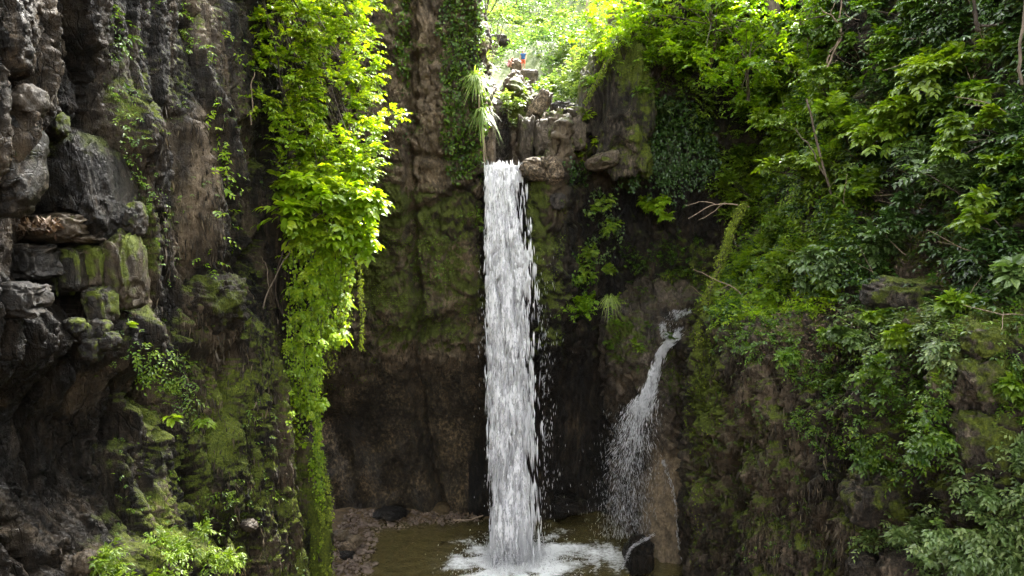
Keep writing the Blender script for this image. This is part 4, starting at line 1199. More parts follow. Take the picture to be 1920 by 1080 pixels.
# individual shrubs and saplings that stand out
S = [
    (1600, 280, 1.2, .75, 'green', .24, 'leafy green bush right of the slender leaning sapling top'),
    (1620, 380, 1.0, .6, 'green', .26, 'large leaved bush beside the upper end of the dirt path'),
    (1480, 510, .9, .85, 'green', .20, 'bright bush on the brow just above the leaf litter'),
    (1350, 340, 1.0, .9, 'green', .22, 'bright bush above the bare twigs that reach over the recess'),
    (1430, 160, 1.2, .6, 'lime', .22, 'lime bush halfway between the forked trunk and the round lime shrub'),
    (1650, 120, .9, .6, 'green', .22, 'green bush right of the bare tangled branches'),
    (1600, 30, 1.0, .5, 'green', .22, 'green bush at the top edge above the bare tangled branches'),
    (1700, 30, .9, .4, 'green', .2, 'leafy bush on the top edge over the dark upper bank'),
    (1860, 120, .8, .55, 'green', .2, 'green bush high on the dark bank near its bent stem'),
    (1880, 250, .8, .7, 'green', .22, 'yellowish green bush at the right edge, above the other bright bushes'),
    (1680, 690, .6, .5, 'green', .14, 'herb cushion at the top of the lower right cliff'),
    (1560, 620, .5, .65, 'green', .16, 'bright herb right of the dead forked branch on the ledge'),  # px, py, radius, tint, material, leaf size, label
    (1350, 150, 1.5, .62, 'lime', .22, 'rounded lime shrub hanging over the dark ivy at the top of the right slope'),
    (1400, 90, 1.3, .55, 'lime', .22, 'bright shrub under the forked trunk at the top of the right slope'),
    (1290, 110, 1.3, .6, 'lime', .22, 'lime shrub at the rim of the mossy cliff right of the gap'),
    (1500, 110, 1.2, .45, 'green', .20, 'green shrub left of the bare tangled branches'),
    (1450, 215, 1.2, .5, 'green', .20, 'green shrub below the forked trunk, over the middle of the slope'),
    (1340, 270, 1.1, .5, 'green', .2, 'shrub at the right edge of the dark ivy mass'),
    (1560, 205, 1.3, .8, 'green', .22, 'broad bright shrub below the bare tangled branches'),
    (1490, 245, 1.1, .8, 'green', .22, 'sunlit shrub just left of the slender leaning sapling top'),
    (1430, 310, 1.1, .75, 'green', .2, 'shrub on the slope above the mossy hanging trunk'),
    (1520, 330, 1.0, .85, 'green', .22, 'sunlit leafy shrub beside the slender leaning sapling'),
    (1390, 400, .9, .7, 'green', .18, 'shrub directly over the mossy hanging trunk'),
    (1460, 430, .9, .7, 'green', .18, 'shrub on the slope between sapling foot and mossy trunk'),
    (1250, 390, .8, .65, 'lime', .24, 'shrub with large lime leaves in front of the dark recess'),
    (1400, 500, .9, .7, 'lime', .16, 'feathery lime shrub on the shoulder above the cliff rim'),
    (1440, 560, .7, .7, 'lime', .15, 'low lime shrub over the leaf litter on the cliff rim'),
    (1560, 500, .9, .4, 'grey', .24, 'dull broad leaved bush right of the sapling foot'),
    (1640, 470, .8, .35, 'grey', .22, 'dull bush beside the dirt path on the slope'),
    (1760, 150, 1.0, .85, 'green', .26, 'yellow green branch of leaves in front of the dark upper right bank'),
    (1700, 240, .9, .85, 'green', .28, 'large leaved bright bush at the middle of the dark bank'),
    (1800, 210, .7, .6, 'green', .24, 'leafy bush right of the large leaved bright bush'),
    (1750, 330, 1.0, .35, 'grey', .18, 'grey green bush on the slope right of the dirt path'),
    (1830, 380, 1.0, .35, 'grey', .18, 'grey green bush behind the bright bush on the right edge'),
    (1890, 330, .8, .7, 'green', .2, 'bright bush on the right edge, upper one'),
    (1880, 430, .8, .7, 'green', .22, 'bright bush on the right edge, lower one'),
    (1740, 420, .8, .35, 'dark', .2, 'dark leaved bush below the grey green bush'),
    (1660, 590, .5, .7, 'green', .2, 'leafy herb on the ledge below the dirt path'),
    (1780, 590, .5, .7, 'green', .2, 'bright herb at the middle of the ledge'),
    (1610, 640, .4, .5, 'grey', .26, 'pale broad leaved herb hanging over the edge of the ledge'),
    (1690, 630, .35, .8, 'green', .3, 'herb with two hanging heart shaped leaves on the ledge'),
    (1900, 540, .5, .5, 'grey', .34, 'long leaved pale plant at the right edge of the ledge'),
    (1900, 720, .4, .6, 'green', .2, 'round leaved plant at the right edge beside the mossy rock'),
    (1700, 760, .8, .5, 'green', .14, 'leafy cushion on the lower right cliff face'),
    (1640, 850, .7, .5, 'green', .14, 'leafy cushion under the larger cushion on the lower right cliff'),
    (1760, 820, .6, .45, 'green', .14, 'small cushion left of the dark crevice'),
    (1800, 1000, .8, .55, 'grey', .15, 'pale herb clump in the bottom right corner, upper one'),
    (1880, 1040, .8, .6, 'grey', .16, 'pale herb clump in the bottom right corner, outermost one'),
    (1740, 1050, .7, .55, 'grey', .15, 'pale herb clump beside the bottom right stones'),
    (1900, 930, .6, .55, 'grey', .15, 'pale herb clump above the bottom right clumps'),
    (1570, 720, .5, .45, 'green', .13, 'dark green tuft at the left of the lower right cliff'),
    (1480, 660, .5, .45, 'green', .13, 'green tuft just under the rim with leaf litter')]
for k, (x, y, rd, tn, mt, sz, lb) in enumerate(S):
    W = WC if (x < 1300 and y < 450) else WR
    P, N = on_face(W, x, y + 10)
    herb = y > 570
    rd *= 1.15 if not herb else 1.0; sz *= 1.15
    shrub('herb' if herb else 'shrub', P, rd * .8, lb, 'herb' if herb else 'shrub', mt, None, int(40 + 70 * rd), 8, sz, .52, nrm(N * .8 + UP * .7), tn, .13, 'broad' if sz > .25 else ('mid' if rd < 1 else 'small'),
          .6, max(3, int(7 * rd)), 200 + k, stem_mat='bark_dark', tip=P + nrm(N * .8 + UP * .5) * rd * .55)

for k, (x, y, rd, lb) in enumerate([(1125, 108, .9, 'lime bush on the left shoulder of the mossy cliff block'), (1175, 95, 1.0, 'lime bush crowning the mossy cliff block right of the gap'), (1222, 120, .9, 'green bush at the right shoulder of the mossy cliff block'),
                                  (1108, 150, .5, 'small plants on the left edge of the mossy cliff block'), (1205, 175, .6, 'leafy plant on the face of the mossy cliff block')]):
    c = at(x, y, 36.6 if k < 3 else 36.2)
    shrub('bush', c + np.array([0, .6, -.5]), rd, lb, 'bush', 'lime' if k < 2 else 'green', None, int(80 * rd), 7, .2, .52, (0, -.4, .8), .6, .18, 'small', .7, 6, 700 + k, tip=c, stem_mat='bark_dark')
# trees over the gap and on the slope
def tree(name, foot, top, label, r0=.12, mat='green', crown=3.0, ncl=40, per=10, K=7, size=.2, tint=.6, seed=0, bend=.3, squash=.6, limbn=14, kind='small', bark='bark', cat='tree', start=.55, group=None):
    r = np.random.default_rng(seed + 4000)
    foot, top = np.asarray(foot, float), np.asarray(top, float)
    L = np.linalg.norm(top - foot)
    mid = foot * .5 + top * .5 + np.array([r.normal() * bend, r.normal() * bend, 0])
    line = curve_pts([foot - UP * .3, mid, top], 16, .012 * L, seed)
    e = empty(name, foot, label, cat, group)
    V, F = tubes([(line, [r0 * 1.15, r0 * .8, r0 * .45])], 8)
    mesh_obj('trunk', V, F, M[bark], e).location = tuple(-foot)
    f = Fol(); g_ = Fol()
    for k in range(ncl):
        c = top + r.normal(size=3) * np.array([1, 1, squash]) * crown * .5
        clump(g_, c, crown * .22 * r.uniform(.8, 1.3), per, K, size, (0, -.2, .7), .8, r, tint=np.clip(tint + r.normal() * .12, 0, 1), ratio=.55, droop=.4)
        if k < limbn:
            s0 = line[int(len(line) * r.uniform(start, .98)) - 1]
            f.twig(curve_pts([s0, s0 * .5 + c * .5 + UP * .2, c], 7, .03, int(r.integers(1e6))), [r0 * .35, .008])
    g_.build_leaves('crown', M[mat], kind, e).location = tuple(-foot)
    f.build_twigs('limb', M[bark], e).location = tuple(-foot)
    return e

def hill_pt(px, Y):
    X = float(at(px, 300, Y)[0]); return np.array([X, Y, hill_z(X, Y)])
# ================================================================== beyond the gap
f = Fol()
rr = np.random.default_rng(401)
n = 3600
px_ = rr.uniform(860, 1260, n); Yh = 43 + 52 * rr.random(n) ** 1.3
ok_ = ~((px_ > 915) & (px_ < 1012) & (Yh < 53)); px_, Yh = px_[ok_], Yh[ok_]; n = len(Yh)
P = np.array([hill_pt(a, b) for a, b in zip(px_, Yh)])
lum = fbm(P * .35, 3)
P = P + np.stack([0 * lum, 0 * lum, np.maximum(lum, -.1) * 2.2 + .1], -1)
sprigs(f, P, dirs(n, (0, -.4, .9), .6, rr), 1.1 + Yh * .008, 8, .20 + Yh * .0022, UP, droop=.35, tint=np.clip(.5 + lum * .7, 0, 1), r=rr, ratio=.55)
stuff(f, 'hillside_vegetation', 'hill', 'small', 'bright massed shrubs and herbs on the sunlit hillside beyond the falls')
HS = [(915, 60, 50, 1.5, .8, 'bright bush above the two people at the left end of the gap'),
      (1025, 62, 62, 2.2, .6, 'rounded bush behind the standing person'),
      (1050, 110, 54, 2.2, .85, 'pale bright bush in the middle of the gap beside the fallen log'),
      (1085, 150, 47, 1.8, .9, 'yellow green bush filling the lower right of the gap'),
      (1042, 178, 48, 1.3, .75, 'bush just right of the stepped rock under the standing person'),
      (1120, 60, 56, 2.2, .7, 'bush beside the curved pink trunks'),
      (960, 30, 70, 3.0, .45, 'darker tree like bush at the back left of the gap'),
      (1075, 20, 75, 3.2, .4, 'dark bush behind the thin pale trunk'),
      (1150, 100, 46, 1.5, .8, 'bright bush against the mossy cliff at the right side of the gap')]
for k, (x, y, Y, rd, tn, lb) in enumerate(HS):
    c = at(x, y, Y); b = c.copy(); b[2] = min(c[2] - .3, hill_z(c[0], Y))
    shrub('bush', b, rd, lb, 'bush', 'hill', None, int(120 + 20 * rd), 8, .16 + Y * .0024, .55, (0, -.4, .9), tn, .15, 'small', .75, 10, 420 + k, tip=c, stem_mat='bark')
def trunk_line(f, pts, Y, r0, r1, wob=.03, seed=1, n=14):
    f.twig(curve_pts([at(x, y, Y if not hasattr(Y, '__len__') else Y[i]) for i, (x, y) in enumerate(pts)], n, wob, seed), [r0, r1])
def bare(name, lines, label, cat, mat='bark', part='branch', Y=30, sides=6):
    """a bare trunk or branch; the first line is the trunk, the others its branches"""
    fb = at(lines[0][0][0][0], lines[0][0][0][1], Y)
    e = empty(name, fb, label, cat)
    for k, (pts, r0, r1) in enumerate(lines):
        f = Fol(); trunk_line(f, pts, Y + .0, r0, r1, .02, k + 3)
        f.build_twigs('trunk' if k == 0 else part, M[mat], e, sides=sides).location = tuple(-fb)
    return e
bare('pale_tree', [([(1034, 100), (1036, 40), (1032, -30)], .14, .08)], 'thin pale straight trunk standing in the gap', 'tree', Y=66)
bare('curved_tree', [([(1112, 66), (1100, 40), (1098, 10), (1108, -20)], .16, .08), ([(1098, 40), (1112, 22), (1122, 5), (1130, -15)], .1, .05)], 'curved pinkish tree with two stems at the back of the gap', 'tree', 'deadwood', Y=56)
bare('arching_tree', [([(890, 75), (905, 35), (918, -20)], .10, .06), ([(903, 45), (925, 15), (940, -20)], .05, .02)], 'dark leaning stem at the left edge of the gap', 'tree', 'bark_dark', Y=44)
lg = bare('fallen_log', [([(1058, 122), (1075, 108), (1092, 90)], .22, .16)], 'pale fallen log lying aslant on the bright hillside', 'log', 'deadwood', Y=53, sides=8)

# ================================================================== rocks as things
def ico(sub):
    t = (1 + 5 ** .5) / 2
    V = nrm(np.array([(-1, t, 0), (1, t, 0), (-1, -t, 0), (1, -t, 0), (0, -1, t), (0, 1, t), (0, -1, -t), (0, 1, -t), (t, 0, -1), (t, 0, 1), (-t, 0, -1), (-t, 0, 1)], float))
    F = np.array([(0, 11, 5), (0, 5, 1), (0, 1, 7), (0, 7, 10), (0, 10, 11), (1, 5, 9), (5, 11, 4), (11, 10, 2), (10, 7, 6), (7, 1, 8), (3, 9, 4), (3, 4, 2), (3, 2, 6), (3, 6, 8), (3, 8, 9), (4, 9, 5), (2, 4, 11), (6, 2, 10), (8, 6, 7), (9, 8, 1)])
    for _ in range(sub):
        E = np.sort(np.concatenate([F[:, [0, 1]], F[:, [1, 2]], F[:, [2, 0]]]), 1)
        U, inv = np.unique(E, axis=0, return_inverse=True); inv = inv.reshape(-1)
        mid = nrm(V[U[:, 0]] + V[U[:, 1]]); k = len(F); o = len(V)
        V = np.concatenate([V, mid]); a, b, c = inv[:k] + o, inv[k:2 * k] + o, inv[2 * k:] + o
        F = np.concatenate([np.stack(x, 1) for x in ((F[:, 0], a, c), (a, F[:, 1], b), (c, b, F[:, 2]), (a, b, c))])
    return V, F
ICO = {k: ico(k) for k in (1, 2, 3, 4, 5)}
def rock_mesh(name, size, seed, mat, box=.5, rough=.12, sub=4, rot=0., tilt=0., moss=.1, tan=0., wet=.1, facet=.10, taper=0.):
    v, F = ICO[sub]
    rr = np.random.default_rng(seed + 50)
    e = 1 - box * .72
    w = np.sign(v) * np.abs(v) ** e
    w = w / np.maximum((np.abs(w) ** (2 / e)).sum(1, keepdims=True) ** (e / 2), 1e-6) * 1.0 if box > 0 else v
    o = rr.uniform(0, 90, 3)
    q = v * 1.2 + o
    f1, f2, rn, off = voro(q * 1.3)
    w = w * (1 + facet * (rn[:, 0] - .5) * 2 + rough * fbm(v * 1.1 + o, 4, .55) + rough * .45 * fbm(v * 4.0 + o, 4, .6))[:, None]
    w = w * np.array(size) / 2
    if taper: w[:, :2] *= (1 - taper * w[:, 2:3] / size[2])
    c, s = math.cos(tilt), math.sin(tilt)
    w = w @ np.array([[c, 0, s], [0, 1, 0], [-s, 0, c]])
    c, s = math.cos(rot), math.sin(rot)
    w = w @ np.array([[c, s, 0], [-s, c, 0], [0, 0, 1]])
    nz = nrm(v @ np.eye(3))[:, 2]
    A = {'moss': moss - .1 + .25 * nz + .2 * v[:, 0] + .45 * fbm(v * 1.7 + o, 4), 'tan': np.full(len(v), float(tan)), 'wet': np.full(len(v), float(wet))}
    return make_mesh(name, w, F, mat, A)
def boulder(px, py, W, wpx, hpx, label, mat='boulder', name='boulder', dY=0., depth=None, **k):
    if hasattr(W, 'P'):
        Y = on_face(W, px, py)[0][1] + dY
    else: Y = W
    k.setdefault('rough', .2)
    c = at(px, py, Y)
    s = (Y * CP - (c[2] - CAMZ) * SP) / FPX
    size = (wpx * s, depth or (wpx + hpx) * .5 * s, hpx * s)
    me = rock_mesh(name, size, int(px + py), M[mat], **k)
    return tag(link(name, me, None, tuple(c)), label, 'boulder' if name == 'boulder' else name)
B = [
    (140, 352, 175, 215, 'largest boulder jammed in the left cliff, dark front and mossy right side', dict(box=.45, sub=5, moss=.15, tilt=.25, dY=.0, rough=.10, facet=.06, wet=1, mat='rock_dark')),
    (24, 300, 92, 190, 'tall brown rounded stone at the left edge beside the largest boulder', dict(box=.3, tan=.0, moss=-.1, dY=.7, rough=.12, wet=.8)),
    (52, 190, 58, 62, 'small tan faced stone above the tall brown stone', dict(box=.3, tan=.15, moss=-.2, sub=3, dY=.1)),
    (106, 236, 40, 50, 'small mossy stone sitting at the upper corner of the largest boulder', dict(box=.3, moss=.4, sub=3, dY=-.3)),
    (62, 150, 60, 50, 'dark stone topmost in the pile on the left cliff', dict(box=.3, moss=-.1, sub=3, dY=-.2)),
    (98, 428, 150, 56, 'flat slab under the largest boulder with dead leaves on it', dict(box=.6, moss=.1, tan=.3, dY=-.7)),
    (182, 500, 50, 76, 'square mossy block wedged below the largest boulder', dict(box=.75, moss=.55, sub=4, dY=-.7, tan=.3)),
    (140, 505, 38, 88, 'narrow upright block left of the square mossy block', dict(box=.7, moss=.3, dY=-.7)),
    (108, 510, 34, 90, 'thin upright mossy stone, second left of the square block', dict(box=.6, moss=.4, dY=-.65)),
    (38, 490, 100, 64, 'dark rectangular block at the left edge below the leaf covered slab', dict(box=.8, moss=-.3, dY=-.7)),
    (30, 560, 110, 60, 'dark slab at the left edge below the rectangular block', dict(box=.6, moss=-.2, dY=-.5)),
    (190, 575, 44, 74, 'rounded mossy stone under the square mossy block', dict(box=.5, moss=.4, dY=-.5)),
    (245, 412, 48, 66, 'round stone between the largest boulder and the mossy pillar', dict(box=.3, moss=.2, dY=-.5)),
    (232, 505, 54, 140, 'tall mossy stone right of the square block', dict(box=.6, moss=.35, dY=-.5, tan=.2)),
    (272, 520, 34, 190, 'slim pillar with a bright moss stripe', dict(box=.6, moss=.6, dY=-.5)),
    (140, 612, 36, 34, 'leftmost of the small cobbles heaped on the ledge', dict(box=.3, moss=.35, sub=3, dY=-.6)),
    (163, 625, 34, 40, 'second of the small cobbles heaped on the ledge', dict(box=.3, moss=.25, sub=3, dY=-.6)),
    (186, 617, 36, 36, 'third small cobble on the ledge, under the bright sprout', dict(box=.4, moss=.2, sub=3, dY=-.6)),
    (205, 640, 38, 36, 'rightmost of the small cobbles heaped on the ledge', dict(box=.3, moss=.3, sub=3, dY=-.6)),
    (175, 655, 34, 44, 'lowest of the small cobbles heaped on the ledge', dict(box=.4, moss=.3, sub=3, dY=-.6)),
    (160, 1052, 40, 40, 'round stone at the left end of the herb patch', dict(box=.2, moss=.0, tan=.3, sub=3, dY=-.3)),
    (467, 985, 30, 22, 'small grey stone lodged in the fluted rock left of the gorge corner', dict(box=.2, moss=.0, tan=.1, sub=3, dY=.0)),
    (7, 830, 26, 90, 'tan stone cut off by the left edge of the cliff foot', dict(box=.4, moss=-.1, tan=.1, sub=3, dY=.4, mat='rock_dark')),
    (395, 570, 120, 110, 'shaggy brown hump bulging from the middle of the left cliff', dict(box=.2, moss=.35, tan=.05, sub=5, dY=.6, rough=.28, mat='rock_dark')),
]
for x, y, w, h_, lb, k in B:
    k.setdefault('wet', .5)
    boulder(x, y, WL, w, h_, lb, **k)
B = [
    (1002, 318, 35.1, 54, 40, 'pale_rock', 'pale boulder on the lip at the right side of the falling water', dict(box=.3, moss=-.4, rough=.2, tilt=-.2)),
    (1034, 320, 35.0, 38, 54, 'pale_rock', 'upright pale boulder at the right end of the lip', dict(box=.4, moss=-.5, rough=.2, tilt=.3)),
    (1045, 378, 34.9, 30, 34, 'rock_fall', 'tan stone set in the dark column below the lip boulders', dict(box=.3, moss=-.3, rough=.2, sub=3)),
    (1060, 246, 37.8, 76, 72, 'rock_fall', 'squared brown rock at the head of the recess right of the lip', dict(box=.6, moss=.3, tan=.3, rough=.16, sub=4, facet=.12)),
    (1132, 302, 36.5, 60, 34, 'rock_fall', 'brown rock beside the dark ivy mass', dict(box=.35, moss=.3, tan=.4, rough=.2, tilt=.3)),
    (1054, 204, 42.0, 44, 26, 'boulder', 'dark rounded rock in the stream at the bottom of the gap', dict(box=.2, moss=-.6, sub=3)),
    (1075, 212, 41.5, 36, 16, 'rock_fall', 'low wet rock right of the dark rounded rock in the gap', dict(box=.3, moss=-.6, sub=3)),
    (988, 262, 37.8, 34, 90, 'rock_fall', 'brown upright rock right of the dark water chute', dict(box=.5, moss=.25, tan=.25, rough=.16, facet=.12)),
    (1018, 262, 37.4, 34, 70, 'rock_fall', 'reddish brown rock between chute and squared rock', dict(box=.5, moss=.25, tan=.25, rough=.16, facet=.12)),
    (1010, 200, 39.0, 30, 70, 'pale_rock', 'slanting pale rock at the right of the stepped rocks', dict(box=.5, moss=-.3, tilt=-.6, rough=.15)),
    (917, 262, 37.0, 24, 100, 'rock_fall', 'brown rounded rock between the hanging root and the chute', dict(box=.4, moss=-.4, tan=.7, rough=.15)),
    (985, 150, 51.0, 52, 34, 'rock_fall', 'flat rock on which the person stands', dict(box=.5, moss=-.1, tan=.4, sub=3)),
    (968, 124, 51.0, 22, 24, 'rock_fall', 'brown rock between the two people', dict(box=.3, moss=-.4, tan=.5, sub=3)),
    (930, 78, 56, 50, 22, 'rock_dark', 'dark outcrop on the hillside behind the two people', dict(box=.4, moss=.1, sub=3)),
    (1160, 32, 44, 34, 44, 'rock_fall', 'brown squared rock on top of the mossy cliff right of the gap', dict(box=.6, moss=.0, tan=.4, sub=3)),
    (1152, 205, 39.2, 112, 250, 'rock_right', 'mossy fluted cliff block forming the right side of the gap', dict(box=.45, moss=.6, rough=.25, sub=5, depth=5.5, taper=.12, facet=.15)),
    (1195, 225, 37.4, 60, 60, 'rock_right', 'dark ledge of rock between mossy cliff block and ivy mass', dict(box=.5, moss=.1, rough=.22, sub=4, depth=2)),
    (1197, 1042, 33.0, 56, 66, 'rock_dark', 'dark wet boulder at the right edge of the pool with water running over it', dict(box=.3, moss=-.4, wet=1, rough=.2)),
    (652, 1026, 34.6, 30, 22, 'pale_rock', 'largest tan stone on the gravel shore', dict(box=.15, moss=-1, tan=.3, sub=3)),
    (664, 1013, 35.0, 30, 22, 'boulder', 'brown stone touching the largest tan stone from behind', dict(box=.2, moss=-1, tan=.5, sub=3)),
    (640, 1003, 35.6, 30, 18, 'boulder', 'flat brown stone on the upper shore', dict(box=.3, moss=-1, tan=.5, sub=3)),
    (650, 1043, 34.0, 32, 16, 'rock_dark', 'dark flat stone below the largest tan stone at the water edge', dict(box=.3, moss=-1, wet=.8, sub=3)),
    (616, 1066, 33.2, 20, 16, 'pale_rock', 'pale stone at the foot of the left cliff corner', dict(box=.2, moss=-1, sub=3)),
    (1068, 945, 38.2, 60, 34, 'rock_dark', 'wet glistening rock on the far shore right of the falls', dict(box=.3, moss=-.8, wet=1, rough=.25)),
    (735, 962, 38.6, 60, 15, 'rock_dark', 'wet bluish dark rock at the foot of the hollow left of the falls', dict(box=.3, moss=-.8, wet=1, rough=.25)),
]
for x, y, Y, w, h_, mt, lb, k in B:
    boulder(x, y, Y, w, h_, lb, mt, **k)
B = [
    (1720, 555, 170, 70, 'broad dark mossy rock on the ledge of the right slope', dict(box=.4, moss=.6, dY=.3, rough=.22)),
    (1850, 640, 80, 60, 'upper mossy boulder in the stack near the right edge', dict(box=.3, moss=.8, dY=.1, rough=.25)),
    (1855, 720, 110, 100, 'middle mossy boulder in the stack near the right edge', dict(box=.3, moss=.7, dY=.1, rough=.25)),
    (1850, 820, 110, 110, 'lowest and largest mossy boulder in the stack near the right edge', dict(box=.3, moss=.65, dY=.1, rough=.25)),
    (1700, 1065, 90, 70, 'dark rounded stone among the pale herbs at the bottom right', dict(box=.3, moss=.0, dY=-.2)),
    (1625, 1072, 70, 60, 'dark stone left of the pale herbs at the bottom edge', dict(box=.3, moss=.0, dY=-.2)),
    (1680, 930, 190, 110, 'wide mossy hump on the lower right cliff', dict(box=.4, moss=.5, dY=.4, rough=.2)),
]
for x, y, w, h_, lb, k in B:
    boulder(x, y, WR, w, h_, lb, 'rock_right', **k)

# pebbles on the shore
def ground_z(x, y):
    i = np.argmin((P0[:, 0] - x) ** 2 + (P0[:, 1] - y) ** 2); return P0[i, 2]
M['pebble'] = plain_material('pebble_stone', (0.05, 0.035, 0.027), (0.20, 0.145, 0.11), 0.55, 2.3, .3, .01)
pm = [rock_mesh('pebble', (.24 * a, .2 * b, .15), 70 + i, M['pebble'], box=.15, sub=1, rough=.1, moss=-1, facet=.05) for i, (a, b) in enumerate([(1, 1), (1.3, 1), (.9, 1.2), (1.1, .8), (.8, .8), (1.4, 1.1)])]
rp = np.random.default_rng(77)
k = 0; small = []
while k < 1200:
    x = rp.uniform(-9.8, -2); y = rp.uniform(31.8, 39.2)
    shx = min(x + 7.4 + .07 * (y - 32), (38.3 - y) + 0.16 * (x + 3.5))
    if shx > .5 * rp.random() ** 2 + .15: continue
    sc = rp.uniform(.5, 1.25) * (1.25 if k < 240 else .75)
    zz = ground_z(x, y) + .03
    if k < 240:
        o = link('pebble', pm[k % 6], None, (x, y, zz + .02)); o.scale = (sc,) * 3; o.rotation_euler = (rp.normal() * .3, rp.normal() * .3, rp.uniform(0, 6.3))
        tag(o, 'small rounded pebble lying on the gravel shore left of the pool', 'pebble', 'pebbles on the gravel shore')
    else: small.append((x, y, zz, sc * .7, rp.uniform(0, 6.3)))
    k += 1
v, F = ICO[1]; VV = []; FF = []
for i, (x, y, z, s_, a) in enumerate(small):
    c, s = math.cos(a), math.sin(a)
    w = v * np.array([.13, .1, .08]) * s_
    VV.append(w @ np.array([[c, s, 0], [-s, c, 0], [0, 0, 1]]) + (x, y, z)); FF.append(F + i * len(v))
tag(mesh_obj('gravel', np.concatenate(VV), np.concatenate(FF), M['pebble']), 'fine gravel between the pebbles of the shore', None, None, 'stuff')
bare('driftwood', [([(848, 974), (870, 973), (888, 970), (906, 966)], .06, .03)], 'pale stick lying on the shore just left of the falls', 'stick', 'deadwood', Y=38.0)
f = Fol()
Pq = np.stack([rp.uniform(-6, -1.6, 160), rp.uniform(37.6, 38.9, 160), np.full(160, .28)], -1)
f.leaves(Pq, dirs(160, (0, 0, .2), 1, rp), dirs(160, UP, .4, rp), .16, rp.random(160), .5)
P, N = WL.pick([(0, 400), (90, 405), (110, 450), (0, 460)], 60, 5, 3)
tag(f.build_leaves('fallen_leaves', M['litter'], 'mid'), 'brown dead leaves washed up on the far shore', None, None, 'stuff')
f = Fol()
Yb = on_face(WL, 60, 430)[0][1]
n = 420
Pq = at(rp.uniform(-10, 112, n), 418 + 26 * rp.random(n) ** 1.5, Yb - .9 + rp.uniform(-.5, .8, n))
f.leaves(Pq, dirs(n, (0, 0, .1), 1, rp), dirs(n, UP, .6, rp), .20, rp.random(n), .5)
tag(f.build_leaves('leaf_litter', M['litter'], 'mid'), 'heap of dead leaves on the slab under the largest boulder', None, None, 'stuff')

# ================================================================== bare wood on the right slope
bare('leaning_sapling', [([(1588, 500), (1580, 450), (1560, 380), (1540, 320), (1518, 230), (1512, 185)], .06, .03), ([(1545, 330), (1520, 280), (1490, 240)], .03, .012), ([(1570, 410), (1590, 380), (1600, 340)], .025, .01)],
     'slender leaning sapling with a bare brown stem in the middle of the slope', 'tree', 'bark', Y=24.0)
bare('forked_tree', [([(1462, 60), (1448, 30), (1432, -30)], .22, .16), ([(1462, 50), (1458, 20), (1446, -10), (1440, -40)], .12, .09), ([(1465, 55), (1478, 25), (1492, -20)], .06, .04)], 'forked grey trunk at the top of the slope', 'tree', 'bark', Y=30.5, sides=9)
bare('bare_bush', [([(1532, 168), (1545, 130), (1556, 100), (1580, 62)], .05, .03), ([(1556, 100), (1576, 70), (1566, 40), (1545, 22), (1538, 14)], .035, .015), ([(1576, 70), (1574, 30), (1580, -20)], .04, .02),
                  ([(1556, 100), (1548, 120), (1552, 150), (1535, 175)], .035, .015), ([(1568, 95), (1572, 110), (1610, 128)], .02, .01), ([(1572, 112), (1552, 124)], .018, .008), ([(1530, 145), (1515, 150)], .02, .01), ([(1566, 40), (1560, 20), (1566, 5)], .02, .01)],
     'tangle of bare grey branches in front of the dark upper bank', 'bush', 'deadwood', Y=25.5)
bare('bare_branch', [([(1402, 388), (1360, 380), (1330, 384), (1290, 410)], .035, .012), ([(1360, 380), (1335, 400), (1310, 412)], .02, .008), ([(1340, 382), (1310, 378), (1285, 385)], .018, .007)], 'bare grey twigs reaching left over the recess', 'branch', 'deadwood', Y=29.5)
bare('bare_branch', [([(1405, 570), (1370, 535), (1330, 520), (1300, 505)], .03, .01), ([(1370, 535), (1345, 545)], .015, .006)], 'thin bare branch reaching left above the cliff rim', 'branch', 'deadwood', Y=27.5)
bare('dead_branch', [([(1500, 640), (1512, 610), (1530, 590), (1545, 565)], .04, .015), ([(1530, 590), (1520, 570)], .02, .01), ([(1512, 612), (1540, 620), (1560, 640)], .03, .012)], 'dead forked branch lying on the ledge with leaf litter', 'branch', 'deadwood', Y=24.3)
bare('dead_branch', [([(1620, 580), (1622, 560), (1610, 545)], .02, .01), ([(1622, 562), (1632, 548)], .015, .008)], 'small upright forked twig left of the broad mossy rock', 'branch', 'deadwood', Y=19.5)
bare('dark_tree', [([(1830, 60), (1822, 30), (1815, -30)], .06, .04), ([(1828, 45), (1850, 52), (1880, 40)], .05, .02)], 'brown bent stem at the top right of the dark bank', 'tree', 'bark_dark', Y=18.5)
bare('dark_tree', [([(1910, 160), (1905, 90), (1912, 20), (1920, -40)], .04, .03)], 'thin upright stem near the right edge of the dark bank', 'tree', 'bark', Y=17)
bare('dead_branch', [([(1760, 985), (1790, 990), (1812, 1000), (1815, 1012)], .03, .02)], 'curved reddish dead branch among the bottom right herbs', 'branch', 'deadwood', Y=15.8)
bare('bare_branch', [([(480, 640), (495, 560), (520, 500), (545, 470)], .04, .015), ([(505, 540), (500, 500), (490, 480)], .02, .008)], 'bare grey root climbing the left cliff beside the creeper curtain', 'branch', 'bark', Y=24.2)
bare('bare_branch', [([(470, 235), (472, 190), (466, 160), (478, 135)], .03, .015)], 'curved pale twig at the left side of the overhanging tree', 'branch', 'deadwood', Y=24.5)
